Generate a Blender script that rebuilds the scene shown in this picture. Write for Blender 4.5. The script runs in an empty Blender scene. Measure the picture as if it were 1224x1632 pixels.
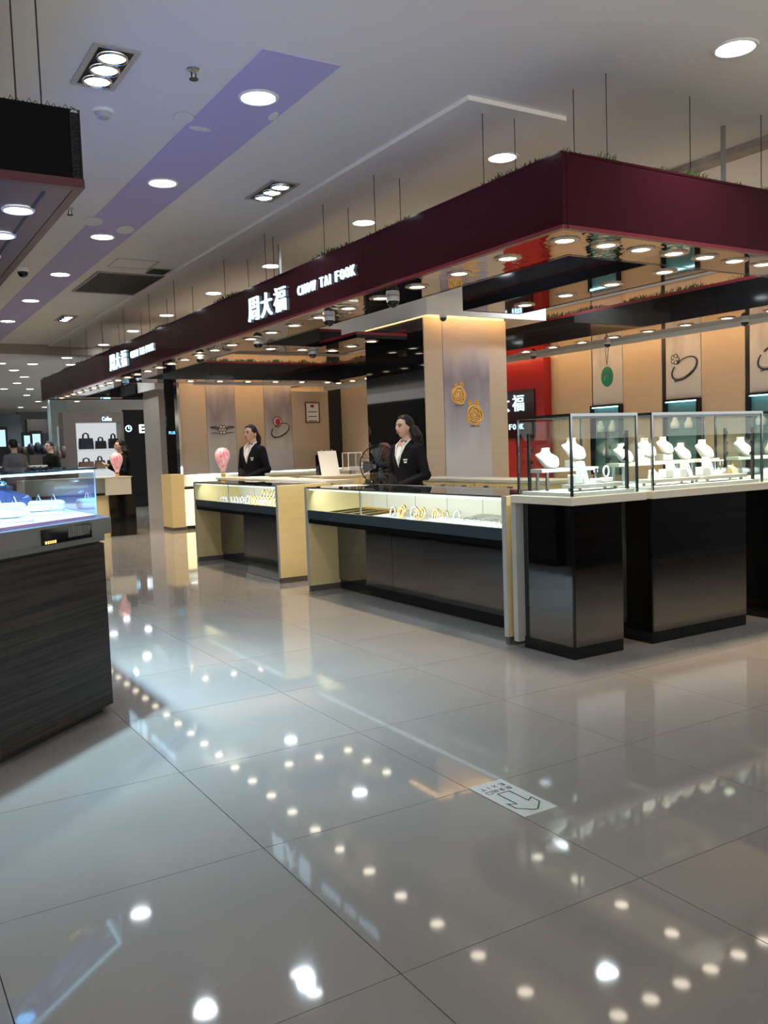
import bpy, bmesh, math, random
from mathutils import Vector, Matrix
random.seed(7)
S = bpy.context.scene
C = S.collection

# ------------------------------------------------------------------ camera
F, CX, CY, H = 1408.0, 612.0, 816.0, 1.235
AX = (0.8532737, -0.06757769, 0.517066)      # world X, Y, up in camera axes (right, down, forward)
AY = (-0.52030285, -0.04421666, 0.85283634)
AU = (-0.03476978, -0.99673374, -0.07288978)
def ray(x, y):
    d = (x - CX, y - CY, F)
    return [sum(a * b for a, b in zip(d, A)) for A in (AX, AY, AU)]
def onZ(x, y, z): r = ray(x, y); t = (z - H) / r[2]; return Vector((r[0]*t, r[1]*t, z))
def onX(x, y, c): r = ray(x, y); t = c / r[0]; return Vector((c, r[1]*t, H + r[2]*t))
def onY(x, y, c): r = ray(x, y); t = c / r[1]; return Vector((r[0]*t, c, H + r[2]*t))
def atd(x, y, d): r = ray(x, y); t = d / F; return Vector((r[0]*t, r[1]*t, H + r[2]*t))
def proj(p):
    q = (p[0], p[1], p[2] - H)
    c = [q[0]*AX[i] + q[1]*AY[i] + q[2]*AU[i] for i in range(3)]
    return (CX + F*c[0]/c[2], CY + F*c[1]/c[2]) if c[2] > 0.05 else None
cam = bpy.data.cameras.new('camera')
cam.sensor_fit = 'HORIZONTAL'; cam.sensor_width = 36.0; cam.lens = 36.0 * F / 1224.0
cam.clip_start = 0.05; cam.clip_end = 200
co = bpy.data.objects.new('camera', cam); C.objects.link(co)
co.matrix_world = Matrix(((AX[0], -AX[1], -AX[2], 0), (AY[0], -AY[1], -AY[2], 0), (AU[0], -AU[1], -AU[2], H), (0, 0, 0, 1)))
S.camera = co

# ------------------------------------------------------------------ world, exposure, light levels
w = bpy.data.worlds.new('world'); S.world = w; w.use_nodes = True
w.node_tree.nodes['Background'].inputs[0].default_value = (1.0, 0.97, 0.93, 1)
w.node_tree.nodes['Background'].inputs[1].default_value = 1.5
S.view_settings.view_transform = 'Standard'; S.view_settings.look = 'None'
S.view_settings.gamma = 1.0; S.view_settings.use_curve_mapping = False
S.view_settings.exposure = 0.10
S.cycles.use_denoising = True
S.cycles.max_bounces = 10; S.cycles.transparent_max_bounces = 24
S.cycles.caustics_reflective = False; S.cycles.caustics_refractive = False
S.cycles.sample_clamp_indirect = 6.0
P_CEIL, P_GRILLE, P_WARM, P_CASE = 90.0, 60.0, 50.0, 5.5     # lamp powers in watts
COOL, WARM, BLUE = (0.86, 0.94, 1.0), (1.0, 0.74, 0.47), (0.45, 0.70, 1.0)

# ------------------------------------------------------------------ helpers
ORG = {}
class MB:
    def __init__(s): s.v = []; s.f = []
    def add(s, vs, fs):
        n = len(s.v); s.v += [tuple(v) for v in vs]; s.f += [tuple(i + n for i in f) for f in fs]; return s
    def box(s, x0, x1, y0, y1, z0, z1, c=0.0):
        if c <= 0:
            vs = [(x, y, z) for z in (z0, z1) for y in (y0, y1) for x in (x0, x1)]
            return s.add(vs, [(0, 2, 3, 1), (4, 5, 7, 6), (0, 1, 5, 4), (2, 6, 7, 3), (0, 4, 6, 2), (1, 3, 7, 5)])
        p = lambda e, z: [(x0+e, y0, z), (x1-e, y0, z), (x1, y0+e, z), (x1, y1-e, z), (x1-e, y1, z), (x0+e, y1, z), (x0, y1-e, z), (x0, y0+e, z)]
        def q(z): return [(x0+c, y0+c, z), (x1-c, y0+c, z), (x1-c, y1-c, z), (x0+c, y1-c, z)]
        a, b, m, n = q(z0), q(z1), p(c, z0+c), p(c, z1-c)
        vs = a + m + n + b      # 0-3, 4-11, 12-19, 20-23
        fs = [(3, 2, 1, 0), (20, 21, 22, 23)]
        for i in range(8): fs.append((4+i, 4+(i+1) % 8, 12+(i+1) % 8, 12+i))
        for k in range(4):
            i, j = 2*k, 2*k+1; l = (2*k+2) % 8; k2 = (k+1) % 4
            fs += [(k, k2, 4+j, 4+i), (12+i, 12+j, 20+k2, 20+k), (k2, 4+l, 4+j), (12+j, 12+l, 20+k2)]
        return s.add(vs, fs)
    def prism(s, poly, z0, z1):
        n = len(poly); vs = [(x, y, z0) for x, y in poly] + [(x, y, z1) for x, y in poly]
        return s.add(vs, [tuple(range(n))[::-1], tuple(range(n, 2*n))] + [(i, (i+1) % n, n+(i+1) % n, n+i) for i in range(n)])
    def loft(s, rings, cap=True, closed=True):
        n = len(rings[0]); b = len(s.v)
        for r in rings: s.v += [tuple(p) for p in r]
        for k in range(len(rings)-1):
            for i in range(n if closed else n-1):
                j = (i+1) % n
                s.f.append((b+k*n+i, b+k*n+j, b+(k+1)*n+j, b+(k+1)*n+i))
        if cap:
            s.f.append(tuple(b+i for i in range(n))[::-1]); s.f.append(tuple(b+(len(rings)-1)*n+i for i in range(n)))
        return s
    def lathe(s, prof, n=20, c=(0, 0, 0), cap=True):
        return s.loft([[(c[0]+r*math.cos(2*math.pi*i/n), c[1]+r*math.sin(2*math.pi*i/n), c[2]+z) for i in range(n)] for r, z in prof], cap)
    def cyl(s, a, b, r, n=10, r2=None):
        return s.tube([a, b], [r, r if r2 is None else r2], n)
    def tube(s, pts, r, n=8, closed=False, flat=None):
        pts = [Vector(p) for p in pts]; m = len(pts); rr = r if isinstance(r, (list, tuple)) else [r]*m
        rings = []; u = None
        for i, p in enumerate(pts):
            t = (pts[(i+1) % m] - pts[i-1]) if closed else (pts[min(i+1, m-1)] - pts[max(i-1, 0)])
            t = t.normalized() if t.length > 1e-9 else Vector((0, 0, 1))
            if u is None: u = t.orthogonal().normalized()
            u = (u - t*u.dot(t)); u = u.normalized() if u.length > 1e-6 else t.orthogonal().normalized()
            v = t.cross(u)
            rings.append([p + (u*math.cos(2*math.pi*k/n) + v*math.sin(2*math.pi*k/n))*rr[i] for k in range(n)])
        if closed: rings.append(rings[0]); return s.loft(rings, False)
        return s.loft(rings)
    def ell(s, c, rx, ry, rz, n=12, m=8, fn=None):
        rings = []
        for j in range(m+1):
            ph = math.pi*(j/m) if 0 < j < m else (0.02 if j == 0 else math.pi-0.02)
            row = []
            for i in range(n):
                th = 2*math.pi*i/n
                d = Vector((math.sin(ph)*math.cos(th), math.sin(ph)*math.sin(th), -math.cos(ph)))
                q = Vector((d.x*rx, d.y*ry, d.z*rz))
                if fn: q = fn(d, q)
                row.append((c[0]+q.x, c[1]+q.y, c[2]+q.z))
            rings.append(row)
        return s.loft(rings)
    def torus(s, c, R, r, axis='z', n=20, k=6, sx=1.0, sy=1.0):
        pts = []
        for i in range(n):
            a, b = R*math.cos(2*math.pi*i/n)*sx, R*math.sin(2*math.pi*i/n)*sy
            pts.append({'z': (c[0]+a, c[1]+b, c[2]), 'x': (c[0], c[1]+a, c[2]+b), 'y': (c[0]+a, c[1], c[2]+b)}[axis])
        return s.tube(pts, r, k, True)
    def xf(s, M): s.v = [tuple(M @ Vector(v)) for v in s.v]; return s
    def mesh(s, name):
        me = bpy.data.meshes.new(name); me.from_pydata([tuple(v) for v in s.v], [], s.f); me.update(); return me

def tag(o, label=None, cat=None, group=None, kind=None):
    if label: o['label'] = label
    if cat: o['category'] = cat
    if group: o['group'] = group
    if kind: o['kind'] = kind
    return o
def thing(name, label, cat, loc=(0, 0, 0), group=None, rz=0):
    o = bpy.data.objects.new(name, None); C.objects.link(o); o.empty_display_size = 0.1
    o.location = loc; o.rotation_euler = (0, 0, rz); ORG[o.name] = Vector(loc)
    return tag(o, label, cat, group)
def part(name, mb, mat, parent=None, smooth=False, label=None):
    me = mb if isinstance(mb, bpy.types.Mesh) else mb.mesh(name)
    o = bpy.data.objects.new(name, me); C.objects.link(o)
    if mat is not None and not me.materials: me.materials.append(mat)
    if smooth:
        me.polygons.foreach_set('use_smooth', [True]*len(me.polygons))
        if smooth == 'auto':
            try: me.set_sharp_from_angle(angle=0.6)
            except Exception: pass
    if parent is not None:
        o.parent = parent; org = ORG.get(parent.name, Vector())
        if not isinstance(mb, bpy.types.Mesh) and org.length > 0: me.transform(Matrix.Translation(-org))
        ORG[o.name] = org
    if label: o['label'] = label
    return o
def single(name, mb, mat, label, cat, group=None, kind=None, smooth=False):
    """a thing that is one mesh: origin moved to its base"""
    me = mb if isinstance(mb, bpy.types.Mesh) else mb.mesh(name)
    n = len(me.vertices); cx = sum(v.co.x for v in me.vertices)/n; cy = sum(v.co.y for v in me.vertices)/n; cz = min(v.co.z for v in me.vertices)
    me.transform(Matrix.Translation((-cx, -cy, -cz)))
    o = part(name, me, mat, None, smooth); o.location = (cx, cy, cz); ORG[o.name] = Vector((cx, cy, cz))
    return tag(o, label, cat, group, kind)
def struct(name, mb, mat, parent=None):
    o = part(name, mb, mat, parent)
    if parent is None: o['kind'] = 'structure'
    return o
def copy_tree(o, loc=None, rz=None, label=None, parent=None):
    c = o.copy(); C.objects.link(c); c.parent = parent
    if loc is not None: c.location = loc; ORG[c.name] = Vector(loc)
    if rz is not None: c.rotation_euler = (0, 0, rz)
    if label: c['label'] = label
    for ch in list(o.children): copy_tree(ch, parent=c)
    return c
def lamp(name, kind, loc, energy, color, parent=None, size=0.05, angle=100, blend=0.8, aim=None, sizey=None):
    key = ('L', kind, energy, tuple(color), size, angle, blend, sizey)
    if key not in ORG:
        l = bpy.data.lights.new(name, kind); l.energy = energy; l.color = color
        if kind == 'SPOT': l.spot_size = math.radians(angle); l.spot_blend = blend; l.shadow_soft_size = size
        elif kind == 'POINT': l.shadow_soft_size = size
        elif kind == 'AREA':
            l.size = size
            if sizey: l.shape = 'RECTANGLE'; l.size_y = sizey
        ORG[key] = l
    o = bpy.data.objects.new(name, ORG[key]); C.objects.link(o)
    o.location = loc
    if aim is not None: o.rotation_euler = (Vector(aim) - Vector(loc)).to_track_quat('-Z', 'Y').to_euler()
    if parent is not None:
        o.parent = parent; o.location = Vector(loc) - ORG.get(parent.name, Vector())
    return o
ORD = 'first second third fourth fifth sixth seventh eighth ninth tenth eleventh twelfth thirteenth fourteenth fifteenth sixteenth seventeenth eighteenth nineteenth twentieth'.split()
TENS = {2: 'twenty', 3: 'thirty', 4: 'forty', 5: 'fifty', 6: 'sixty'}
def nth(i):
    if i < 20: return ORD[i]
    n = i + 1
    return (TENS[n//10] + '-' + ORD[n % 10 - 1]) if n % 10 else TENS[n//10][:-1] + 'ieth'

# ------------------------------------------------------------------ materials
MATS = {}
def mat(name, col=(0.8, 0.8, 0.8), rough=0.5, metal=0.0, spec=0.5, emit=None, es=0.0, coat=0.0, noise=None, bump=None, alpha=None):
    if name in MATS: return MATS[name]
    m = bpy.data.materials.new(name); m.use_nodes = True; nt = m.node_tree; b = nt.nodes['Principled BSDF']
    b.inputs['Base Color'].default_value = (*col, 1); b.inputs['Roughness'].default_value = rough
    b.inputs['Metallic'].default_value = metal; b.inputs['Specular IOR Level'].default_value = spec
    if coat: b.inputs['Coat Weight'].default_value = coat; b.inputs['Coat Roughness'].default_value = 0.03
    if emit: b.inputs['Emission Color'].default_value = (*emit, 1); b.inputs['Emission Strength'].default_value = es
    if noise:        # (scale xyz, amount, second colour)
        sc, amt, c2 = noise
        tc = nt.nodes.new('ShaderNodeTexCoord'); mp = nt.nodes.new('ShaderNodeMapping'); mp.inputs['Scale'].default_value = sc
        nz = nt.nodes.new('ShaderNodeTexNoise'); nz.inputs['Scale'].default_value = 1.0; nz.inputs['Detail'].default_value = 5
        rp = nt.nodes.new('ShaderNodeValToRGB'); mx = nt.nodes.new('ShaderNodeMix'); mx.data_type = 'RGBA'
        rp.color_ramp.elements[0].position = 0.35; rp.color_ramp.elements[1].position = 0.65
        rp.color_ramp.elements[0].color = (0, 0, 0, 1); rp.color_ramp.elements[1].color = (amt, amt, amt, 1)
        nt.links.new(tc.outputs['Object'], mp.inputs[0]); nt.links.new(mp.outputs[0], nz.inputs['Vector']); nt.links.new(nz.outputs[0], rp.inputs[0])
        nt.links.new(rp.outputs[0], mx.inputs[0]); mx.inputs[6].default_value = (*col, 1); mx.inputs[7].default_value = (*c2, 1)
        nt.links.new(mx.outputs[2], b.inputs['Base Color'])
    if bump:         # (scale, strength)
        tc = nt.nodes.new('ShaderNodeTexCoord'); nz = nt.nodes.new('ShaderNodeTexNoise'); nz.inputs['Scale'].default_value = bump[0]
        bp = nt.nodes.new('ShaderNodeBump'); bp.inputs['Strength'].default_value = bump[1]; bp.inputs['Distance'].default_value = 0.02
        nt.links.new(tc.outputs['Object'], nz.inputs['Vector']); nt.links.new(nz.outputs[0], bp.inputs['Height']); nt.links.new(bp.outputs[0], b.inputs['Normal'])
    MATS[name] = m; return m
def glow(name, col, strength, sample=False):
    if name in MATS: return MATS[name]
    m = bpy.data.materials.new(name); m.use_nodes = True; nt = m.node_tree; nt.nodes.clear()
    e = nt.nodes.new('ShaderNodeEmission'); o = nt.nodes.new('ShaderNodeOutputMaterial')
    e.inputs[0].default_value = (*col, 1); e.inputs[1].default_value = strength; nt.links.new(e.outputs[0], o.inputs[0])
    if not sample: m.cycles.emission_sampling = 'NONE'
    MATS[name] = m; return m
def glassm(name, tint=(0.94, 0.98, 0.97), ior=1.45, gl=(1, 1, 1)):
    if name in MATS: return MATS[name]
    m = bpy.data.materials.new(name); m.use_nodes = True; nt = m.node_tree; nt.nodes.clear()
    t = nt.nodes.new('ShaderNodeBsdfTransparent'); g = nt.nodes.new('ShaderNodeBsdfGlossy'); f = nt.nodes.new('ShaderNodeLayerWeight'); f.inputs[0].default_value = 0.5
    pw = nt.nodes.new('ShaderNodeMath'); pw.operation = 'POWER'; pw.inputs[1].default_value = 5.0; ml = nt.nodes.new('ShaderNodeMath'); ml.operation = 'MULTIPLY_ADD'
    r0 = ((ior-1)/(ior+1))**2; ml.inputs[1].default_value = 1-r0; ml.inputs[2].default_value = r0
    x = nt.nodes.new('ShaderNodeMixShader'); o = nt.nodes.new('ShaderNodeOutputMaterial')
    t.inputs[0].default_value = (*tint, 1); g.inputs['Roughness'].default_value = 0.0; g.inputs[0].default_value = (*gl, 1)
    nt.links.new(f.outputs['Facing'], pw.inputs[0]); nt.links.new(pw.outputs[0], ml.inputs[0])
    nt.links.new(ml.outputs[0], x.inputs[0]); nt.links.new(t.outputs[0], x.inputs[1]); nt.links.new(g.outputs[0], x.inputs[2]); nt.links.new(x.outputs[0], o.inputs[0])
    MATS[name] = m; return m

M_CEIL = mat('ceiling_paint', (0.84, 0.815, 0.77), 0.8)
M_PURPLE = mat('purple_paint', (0.52, 0.47, 0.74), 0.7)
M_TILE = mat('polished_tile', (0.235, 0.220, 0.203), 0.045, spec=0.42, noise=((1.6, 1.6, 1.6), 0.55, (0.265, 0.250, 0.232)))
M_GROUT = mat('grout', (0.06, 0.05, 0.045), 0.7)
M_BURG = mat('burgundy_gloss', (0.040, 0.006, 0.011), 0.07, spec=0.11)
M_BURG2 = mat('burgundy_trim', (0.16, 0.012, 0.022), 0.25)
M_BLACK = mat('black_gloss', (0.006, 0.006, 0.007), 0.06)
M_BLACKM = mat('black_matt', (0.012, 0.012, 0.013), 0.5)
M_MIRROR = mat('bronze_mirror', (0.46, 0.39, 0.33), 0.03, 1.0)
M_WAVY = mat('wavy_mirror', (0.62, 0.57, 0.52), 0.05, 1.0, bump=(9, 0.16))
M_CHROME = mat('chrome', (0.75, 0.77, 0.78), 0.12, 1.0)
M_STEEL = mat('brushed_steel', (0.42, 0.44, 0.46), 0.3, 1.0)
M_WHITE = mat('white_plastic', (0.80, 0.79, 0.77), 0.4)
M_CREAM = mat('cream_laminate', (0.78, 0.63, 0.31), 0.35, noise=((3, 3, 30), 0.5, (0.70, 0.56, 0.27)))
M_IVORY = mat('ivory_lacquer', (0.60, 0.56, 0.45), 0.3)
M_GREYP = mat('grey_panel', (0.36, 0.36, 0.35), 0.35)
M_BROWN = mat('brown_laminate', (0.10, 0.085, 0.075), 0.3)
M_BGLASS = mat('smoked_black_glass', (0.007, 0.008, 0.010), 0.03, spec=0.6)
M_BASE = mat('dark_mirror_steel', (0.20, 0.205, 0.215), 0.045, 1.0)
M_SILL = mat('slate_sill', (0.035, 0.055, 0.065), 0.18)
M_WALL = mat('beige_wall_panel', (0.55, 0.43, 0.32), 0.55, noise=((2, 2, 40), 0.5, (0.50, 0.39, 0.29)))
M_RED = mat('red_wall', (0.30, 0.012, 0.016), 0.3)
M_WOOD = mat('dark_striped_wood', (0.011, 0.010, 0.010), 0.42, spec=0.2, noise=((1.2, 1.2, 55), 1.0, (0.038, 0.034, 0.031)))
M_LEDGE = mat('ledge_metal', (0.20, 0.20, 0.20), 0.35, 0.6)
M_VELVET = mat('white_leatherette', (0.82, 0.80, 0.76), 0.55)
M_GREYV = mat('grey_riser', (0.55, 0.53, 0.48), 0.45)
M_GOLD = mat('gold', (0.95, 0.62, 0.20), 0.22, 1.0)
M_SILVER = mat('silver', (0.86, 0.86, 0.86), 0.15, 1.0)
M_GRASS = mat('plastic_grass', (0.035, 0.075, 0.012), 0.7, noise=((9, 9, 9), 1.0, (0.10, 0.13, 0.03)))
M_LENS = glow('downlight_lens', (0.88, 0.95, 1.0), 22)
M_LENSW = glow('warm_lens', (1.0, 0.86, 0.68), 10)
M_LETTER = glow('sign_letter_glow', (0.55, 0.82, 1.0), 1.9)
M_GLASS = glassm('clear_glass')
M_GLASSB = glassm('blue_lit_glass', (0.90, 0.96, 1.0))
M_SMOKE = glassm('smoked_top_glass', (0.30, 0.33, 0.34), 1.7)
M_SKIN = mat('skin', (0.62, 0.38, 0.27), 0.5)
M_HAIR = mat('dark_hair', (0.010, 0.007, 0.006), 0.5, spec=0.25)
M_SUIT = mat('black_suit', (0.006, 0.006, 0.008), 0.8, spec=0.15)
M_SHIRT = mat('white_shirt', (0.78, 0.78, 0.76), 0.7)
M_LIP = mat('lips', (0.42, 0.10, 0.09), 0.4)
M_EYE = mat('eye', (0.015, 0.010, 0.008), 0.2)
M_PAPER = mat('paper', (0.80, 0.79, 0.77), 0.6)
M_GREEN = mat('sign_green', (0.02, 0.10, 0.07), 0.5)
M_CERT = mat('frame_wood', (0.10, 0.035, 0.02), 0.4)
M_INK = mat('ink', (0.03, 0.03, 0.035), 0.6)
M_INKR = mat('red_ink', (0.35, 0.02, 0.03), 0.5)
# ------------------------------------------------------------------ lettering
def text_mesh(txt, width=None, height=None, depth=0.012, offset=0.0):
    cu = bpy.data.curves.new('t', 'FONT'); cu.body = txt; cu.extrude = depth/2; cu.offset = offset; cu.resolution_u = 3
    o = bpy.data.objects.new('t', cu); C.objects.link(o)
    bpy.context.view_layer.update()
    me = bpy.data.meshes.new_from_object(o.evaluated_get(bpy.context.evaluated_depsgraph_get()))
    bpy.data.objects.remove(o); bpy.data.curves.remove(cu)
    if len(me.vertices) == 0: me.from_pydata([(0, 0, 0), (1, 0, 0), (1, 1, 0)], [], [(0, 1, 2)])
    xs = [v.co.x for v in me.vertices]; ys = [v.co.y for v in me.vertices]
    x0, x1, y0, y1 = min(xs), max(xs), min(ys), max(ys)
    sx = width/(x1-x0) if width else height/(y1-y0); sy = height/(y1-y0) if height else sx
    for v in me.vertices: v.co = Vector(((v.co.x-x0)*sx, (v.co.y-y0)*sy, v.co.z))
    me.materials.clear()
    return me
FACE_NX = Matrix(((0, 0, -1, 0), (-1, 0, 0, 0), (0, 1, 0, 0), (0, 0, 0, 1)))     # reads from -X: right = -Y
FACE_NY = Matrix(((1, 0, 0, 0), (0, 0, -1, 0), (0, 1, 0, 0), (0, 0, 0, 1)))      # reads from -Y: right = +X
FLOOR_R = Matrix(((-1, 0, 0, 0), (0, -1, 0, 0), (0, 0, 1, 0), (0, 0, 0, 1)))     # on the floor, right = -X, up = -Y
def put_text(name, txt, at, frame, mat_, parent, width=None, height=None, depth=0.012, offset=0.0):
    me = text_mesh(txt, width, height, depth, offset)
    me.transform(Matrix.Translation(at) @ frame)
    org = ORG.get(parent.name, Vector()); me.transform(Matrix.Translation(-org))
    return part(name, me, mat_, parent)
def word(parent, txt, at, frame, mat_, width, height, gap=0.2, depth=0.012, offset=0.0, name='letter'):
    """letters one by one, spread over width"""
    wd = {'I': 0.35, ' ': 0.55, 'W': 1.35}
    tot = sum(wd.get(c, 1.0) for c in txt) + gap*(len(txt)-1); u = width/tot; x = 0.0
    for c in txt:
        cw = wd.get(c, 1.0)*u
        if c != ' ':
            put_text(name, c, Vector(at) + frame.to_3x3() @ Vector((x + (cw*0.3 if c == 'I' else 0), 0, 0)), frame, mat_, parent, cw*(0.4 if c == 'I' else 1), height, depth, offset)
        x += cw + gap*u

# ------------------------------------------------------------------ floor
TS, TX, TY = 0.8, 1.035, 1.703
floor = struct('floor', MB().box(-4.6, 16, -3.0, 48, -0.12, -0.005), M_GROUT)
tile_me = MB().box(-0.3985, 0.3985, -0.3985, 0.3985, -0.012, 0).mesh('floor_tile'); tile_me.materials.append(M_TILE)
tiles = []
for i in range(-7, 18):
    for j in range(-5, 57):
        x, y = TX + (i+0.5)*TS, TY + (j+0.5)*TS
        vis = False; area = 0
        for dx in (-0.4, 0, 0.4):
            for dy in (-0.4, 0, 0.4):
                p = proj((x+dx, y+dy, 0))
                if p and -5 < p[0] < 1229 and 0 < p[1] < 1637: vis = True
        if x > 5.6 and y > 3.9: vis = False
        if x > 3.9 and 4.6 < y: vis = False
        if x < 0.4 and y > 4.4: vis = False
        tiles.append((0 if vis else 1, math.hypot(x, y), x, y))
tiles.sort()
rest = MB()
for k, (hid, d, x, y) in enumerate(tiles):
    if k < 300 and not hid:
        o = bpy.data.objects.new('floor_tile', tile_me); C.objects.link(o); o.location = (x, y, 0); o.parent = floor
    else: rest.box(x-0.3985, x+0.3985, y-0.3985, y+0.3985, -0.012, 0)
o = part('floor_tile_field', rest, M_TILE, floor); o['kind'] = 'stuff'

# exit marker set flush on a tile corner
ex = thing('exit_floor_sign', 'pale floor marker with green outlined arrow and EXIT lettering on tile corner', 'floor sign', (1.91, 2.36, 0.0))
part('plate', MB().box(1.838, 1.985, 2.205, 2.511, 0.0003, 0.0016), mat('marker_plate', (0.50, 0.53, 0.51), 0.2), ex)
def arrow(s0, s1):      # outline as a closed strip
    base = [(-0.026, -0.07), (-0.026, 0.035), (-0.052, 0.018), (-0.052, 0.062), (-0.008, 0.105), (0.008, 0.105), (0.052, 0.062), (0.052, 0.018), (0.026, 0.035), (0.026, -0.07)]
    return base
A = [Vector((x, y, 0)) for x, y in arrow(0, 0)]; mb = MB(); n = len(A)
nrm = []
for i in range(n):
    a, b, c = A[i-1], A[i], A[(i+1) % n]
    e1 = (b-a).normalized(); e2 = (c-b).normalized(); m = (Vector((e1.y, -e1.x, 0)) + Vector((e2.y, -e2.x, 0)))
    nrm.append(m / max(0.5, m.length_squared/2))
def exm(p): return (1.9115 - p.x, 2.335 - p.y, 0.0022)
vs = [exm(A[i] + nrm[i]*0.003) for i in range(n)] + [exm(A[i] - nrm[i]*0.003) for i in range(n)]
mb.add(vs, [(i, (i+1) % n, n+(i+1) % n, n+i) for i in range(n)])
part('arrow', mb, M_GREEN, ex)
for k, c in enumerate('安全出口'):
    put_text('character', c, Vector((1.9115+0.055-k*0.029, 2.442, 0.0019)), FLOOR_R, M_INK, ex, 0.023, 0.026, 0.0006)
word(ex, 'EXIT', Vector((1.9115+0.052, 2.478, 0.0019)), FLOOR_R, M_INK, 0.105, 0.022, 0.8, 0.0006)

# ------------------------------------------------------------------ ceiling
ZC, K = 3.30, 0.888      # ceiling height; K scales plan positions first read at a trial height
ceil = struct('ceiling', MB().box(-5, 15, -3.0, 17.05, ZC, ZC+0.2), M_CEIL)
part('ceiling_strip', MB().box(2.225*K, 2.74*K, 4.84*K, 17.04, ZC-0.004, ZC+0.01), M_PURPLE, ceil)
struct('beam_front', MB().box(3.30, 4.08, 4.86*K, 17.04, 3.272, ZC), M_CEIL)
struct('ceiling_rear', MB().box(-6, 16, 17.06, 48, 3.18, 3.4), M_CEIL)
struct('beam_rear', MB().box(-5, 15, 16.96, 17.05, 3.13, ZC), mat('beam_brown', (0.30, 0.25, 0.21), 0.6))
struct('beam_shutter', MB().box(5.60, 5.74, 2.6, 7.6, 3.25, ZC), mat('rail_brown', (0.22, 0.17, 0.13), 0.5, noise=((0.6, 3, 3), 1, (0.42, 0.40, 0.38))))
for x, y, sx, sy in [(2.16, 6.05, 0.07, 0.10), (2.33, 6.2, 0.08, 0.04), (2.25, 9.05, 0.10, 0.16), (2.62, 9.25, 0.09, 0.16), (2.70, 5.75, 0.03, 0.08)]:
    mb = MB().lathe([(1.0, -0.003), (1.0, 0)], 16); x, y, sx, sy = x*K, y*K, sx*K, sy*K; mb.v = [(x + a*sx + 0.12*b*sy, y + b*sy, ZC-0.005 + c) for a, b, c in mb.v]
    part('paint_patch', mb, M_CEIL, ceil)

# ------------------------------------------------------------------ downlights
def make_downlight(name, label, group, r, m_lens, power, color, angle, cap=False, ro=1.22):
    t = thing(name, label, 'downlight', (0, 0, 0), group)
    mb = MB().loft([[(a*math.cos(2*math.pi*i/28), a*math.sin(2*math.pi*i/28), z) for i in range(28)] for a, z in ((r*ro, 0.0), (r*(ro-0.02), -0.006), (r*(ro*0.5+0.52), -0.010), (r*1.02, -0.008), (r, -0.003), (r*0.97, 0.0))], False)
    part('trim_ring', mb, M_WHITE if not cap else mat('champagne_ring', (0.55, 0.45, 0.36), 0.25, 0.7), t, True)
    part('lens', MB().lathe([(r*0.99, -0.0005), (r*0.99, -0.003)], 28), m_lens, t)
    if power: lamp('downlight_lamp', 'SPOT', (0, 0, -0.012), power, color, t, r*0.8, angle, 0.9)
    return t
dl = None
def ceil_light(x, y, z, label, group='round ceiling downlights'):
    global dl
    if z > 3.2: x, y = x*K, y*K
    if dl is None:
        dl = make_downlight('ceiling_downlight', label, group, 0.098, M_LENS, P_CEIL, COOL, 130)
        dl.location = (x, y, z); return dl
    o = copy_tree(dl, (x, y, z), label=label); o['group'] = group; return o
for i, y in enumerate((5.50, 7.55, 9.63, 11.77, 13.85, 15.99, 18.1)):
    ceil_light(2.48, y, ZC-0.004, f'{nth(i)} round downlight along the purple ceiling strip from its near end')
for i, y in enumerate((3.56, 5.77, 8.03, 10.35, 12.40, 14.60, 16.61, 18.8)):
    ceil_light(4.745, y, ZC, f'{nth(i)} round ceiling downlight from the near end of the row above the canopy')
for i, (x, y) in enumerate([(5.9, 5.9), (7.45, 5.55), (7.4, 8.2), (7.4, 11.0), (6.2, 11.2), (6.4, 14.0)]):
    ceil_light(x, y, ZC, f'{nth(i)} round downlight on the ceiling behind the jewellery canopy, counted from the near end')
for i, (x, y) in enumerate([(0.4, 8.2), (0.4, 11.0)]):
    ceil_light(x, y, ZC, f'{nth(i)} round downlight above the dark left canopy')
k = 0
for y in (17.9, 19.2, 20.6, 22.2, 24.0, 26.0, 28.5, 31.5, 35):
    for x in (1.5, 2.5, 3.5, 4.5, 5.5, 6.6):
        xx = x + 0.35*math.sin(y*3 + x*5)
        p = proj((xx, y, 3.18))
        if p and 0 < p[0] < 330: ceil_light(xx, y, 3.18, f'round downlight {nth(k)} from the beam on the far lower ceiling', 'far ceiling downlights'); k += 1

def grille(x, y, label, rz=0.0):
    t = thing('grille_light', label, 'ceiling light', (x, y, ZC), 'three-lamp grille lights', rz)
    part('frame', MB().box(-0.12, 0.12, -0.275, -0.245, -0.008, 0).box(-0.12, 0.12, 0.245, 0.275, -0.008, 0).box(-0.12, -0.09, -0.245, 0.245, -0.008, 0).box(0.09, 0.12, -0.245, 0.245, -0.008, 0), mat('satin_frame', (0.45, 0.45, 0.46), 0.35, 0.5), t).parent = t
    part('recess', MB().box(-0.09, 0.09, -0.245, 0.245, -0.003, -0.001), M_BLACKM, t)
    for q in (-0.16, 0.0, 0.16):
        g = part('lamp_head', MB().lathe([(0.078, -0.003), (0.080, -0.022), (0.070, -0.024), (0.066, -0.012)], 24, (0, q, 0), False), M_CHROME, t, True)
        part('lens', MB().lathe([(0.067, -0.012), (0.067, -0.014)], 24, (0, q, 0)), M_LENS, g)
    for ch in t.children:
        ch.location = (0, 0, 0)
    return t
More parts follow.
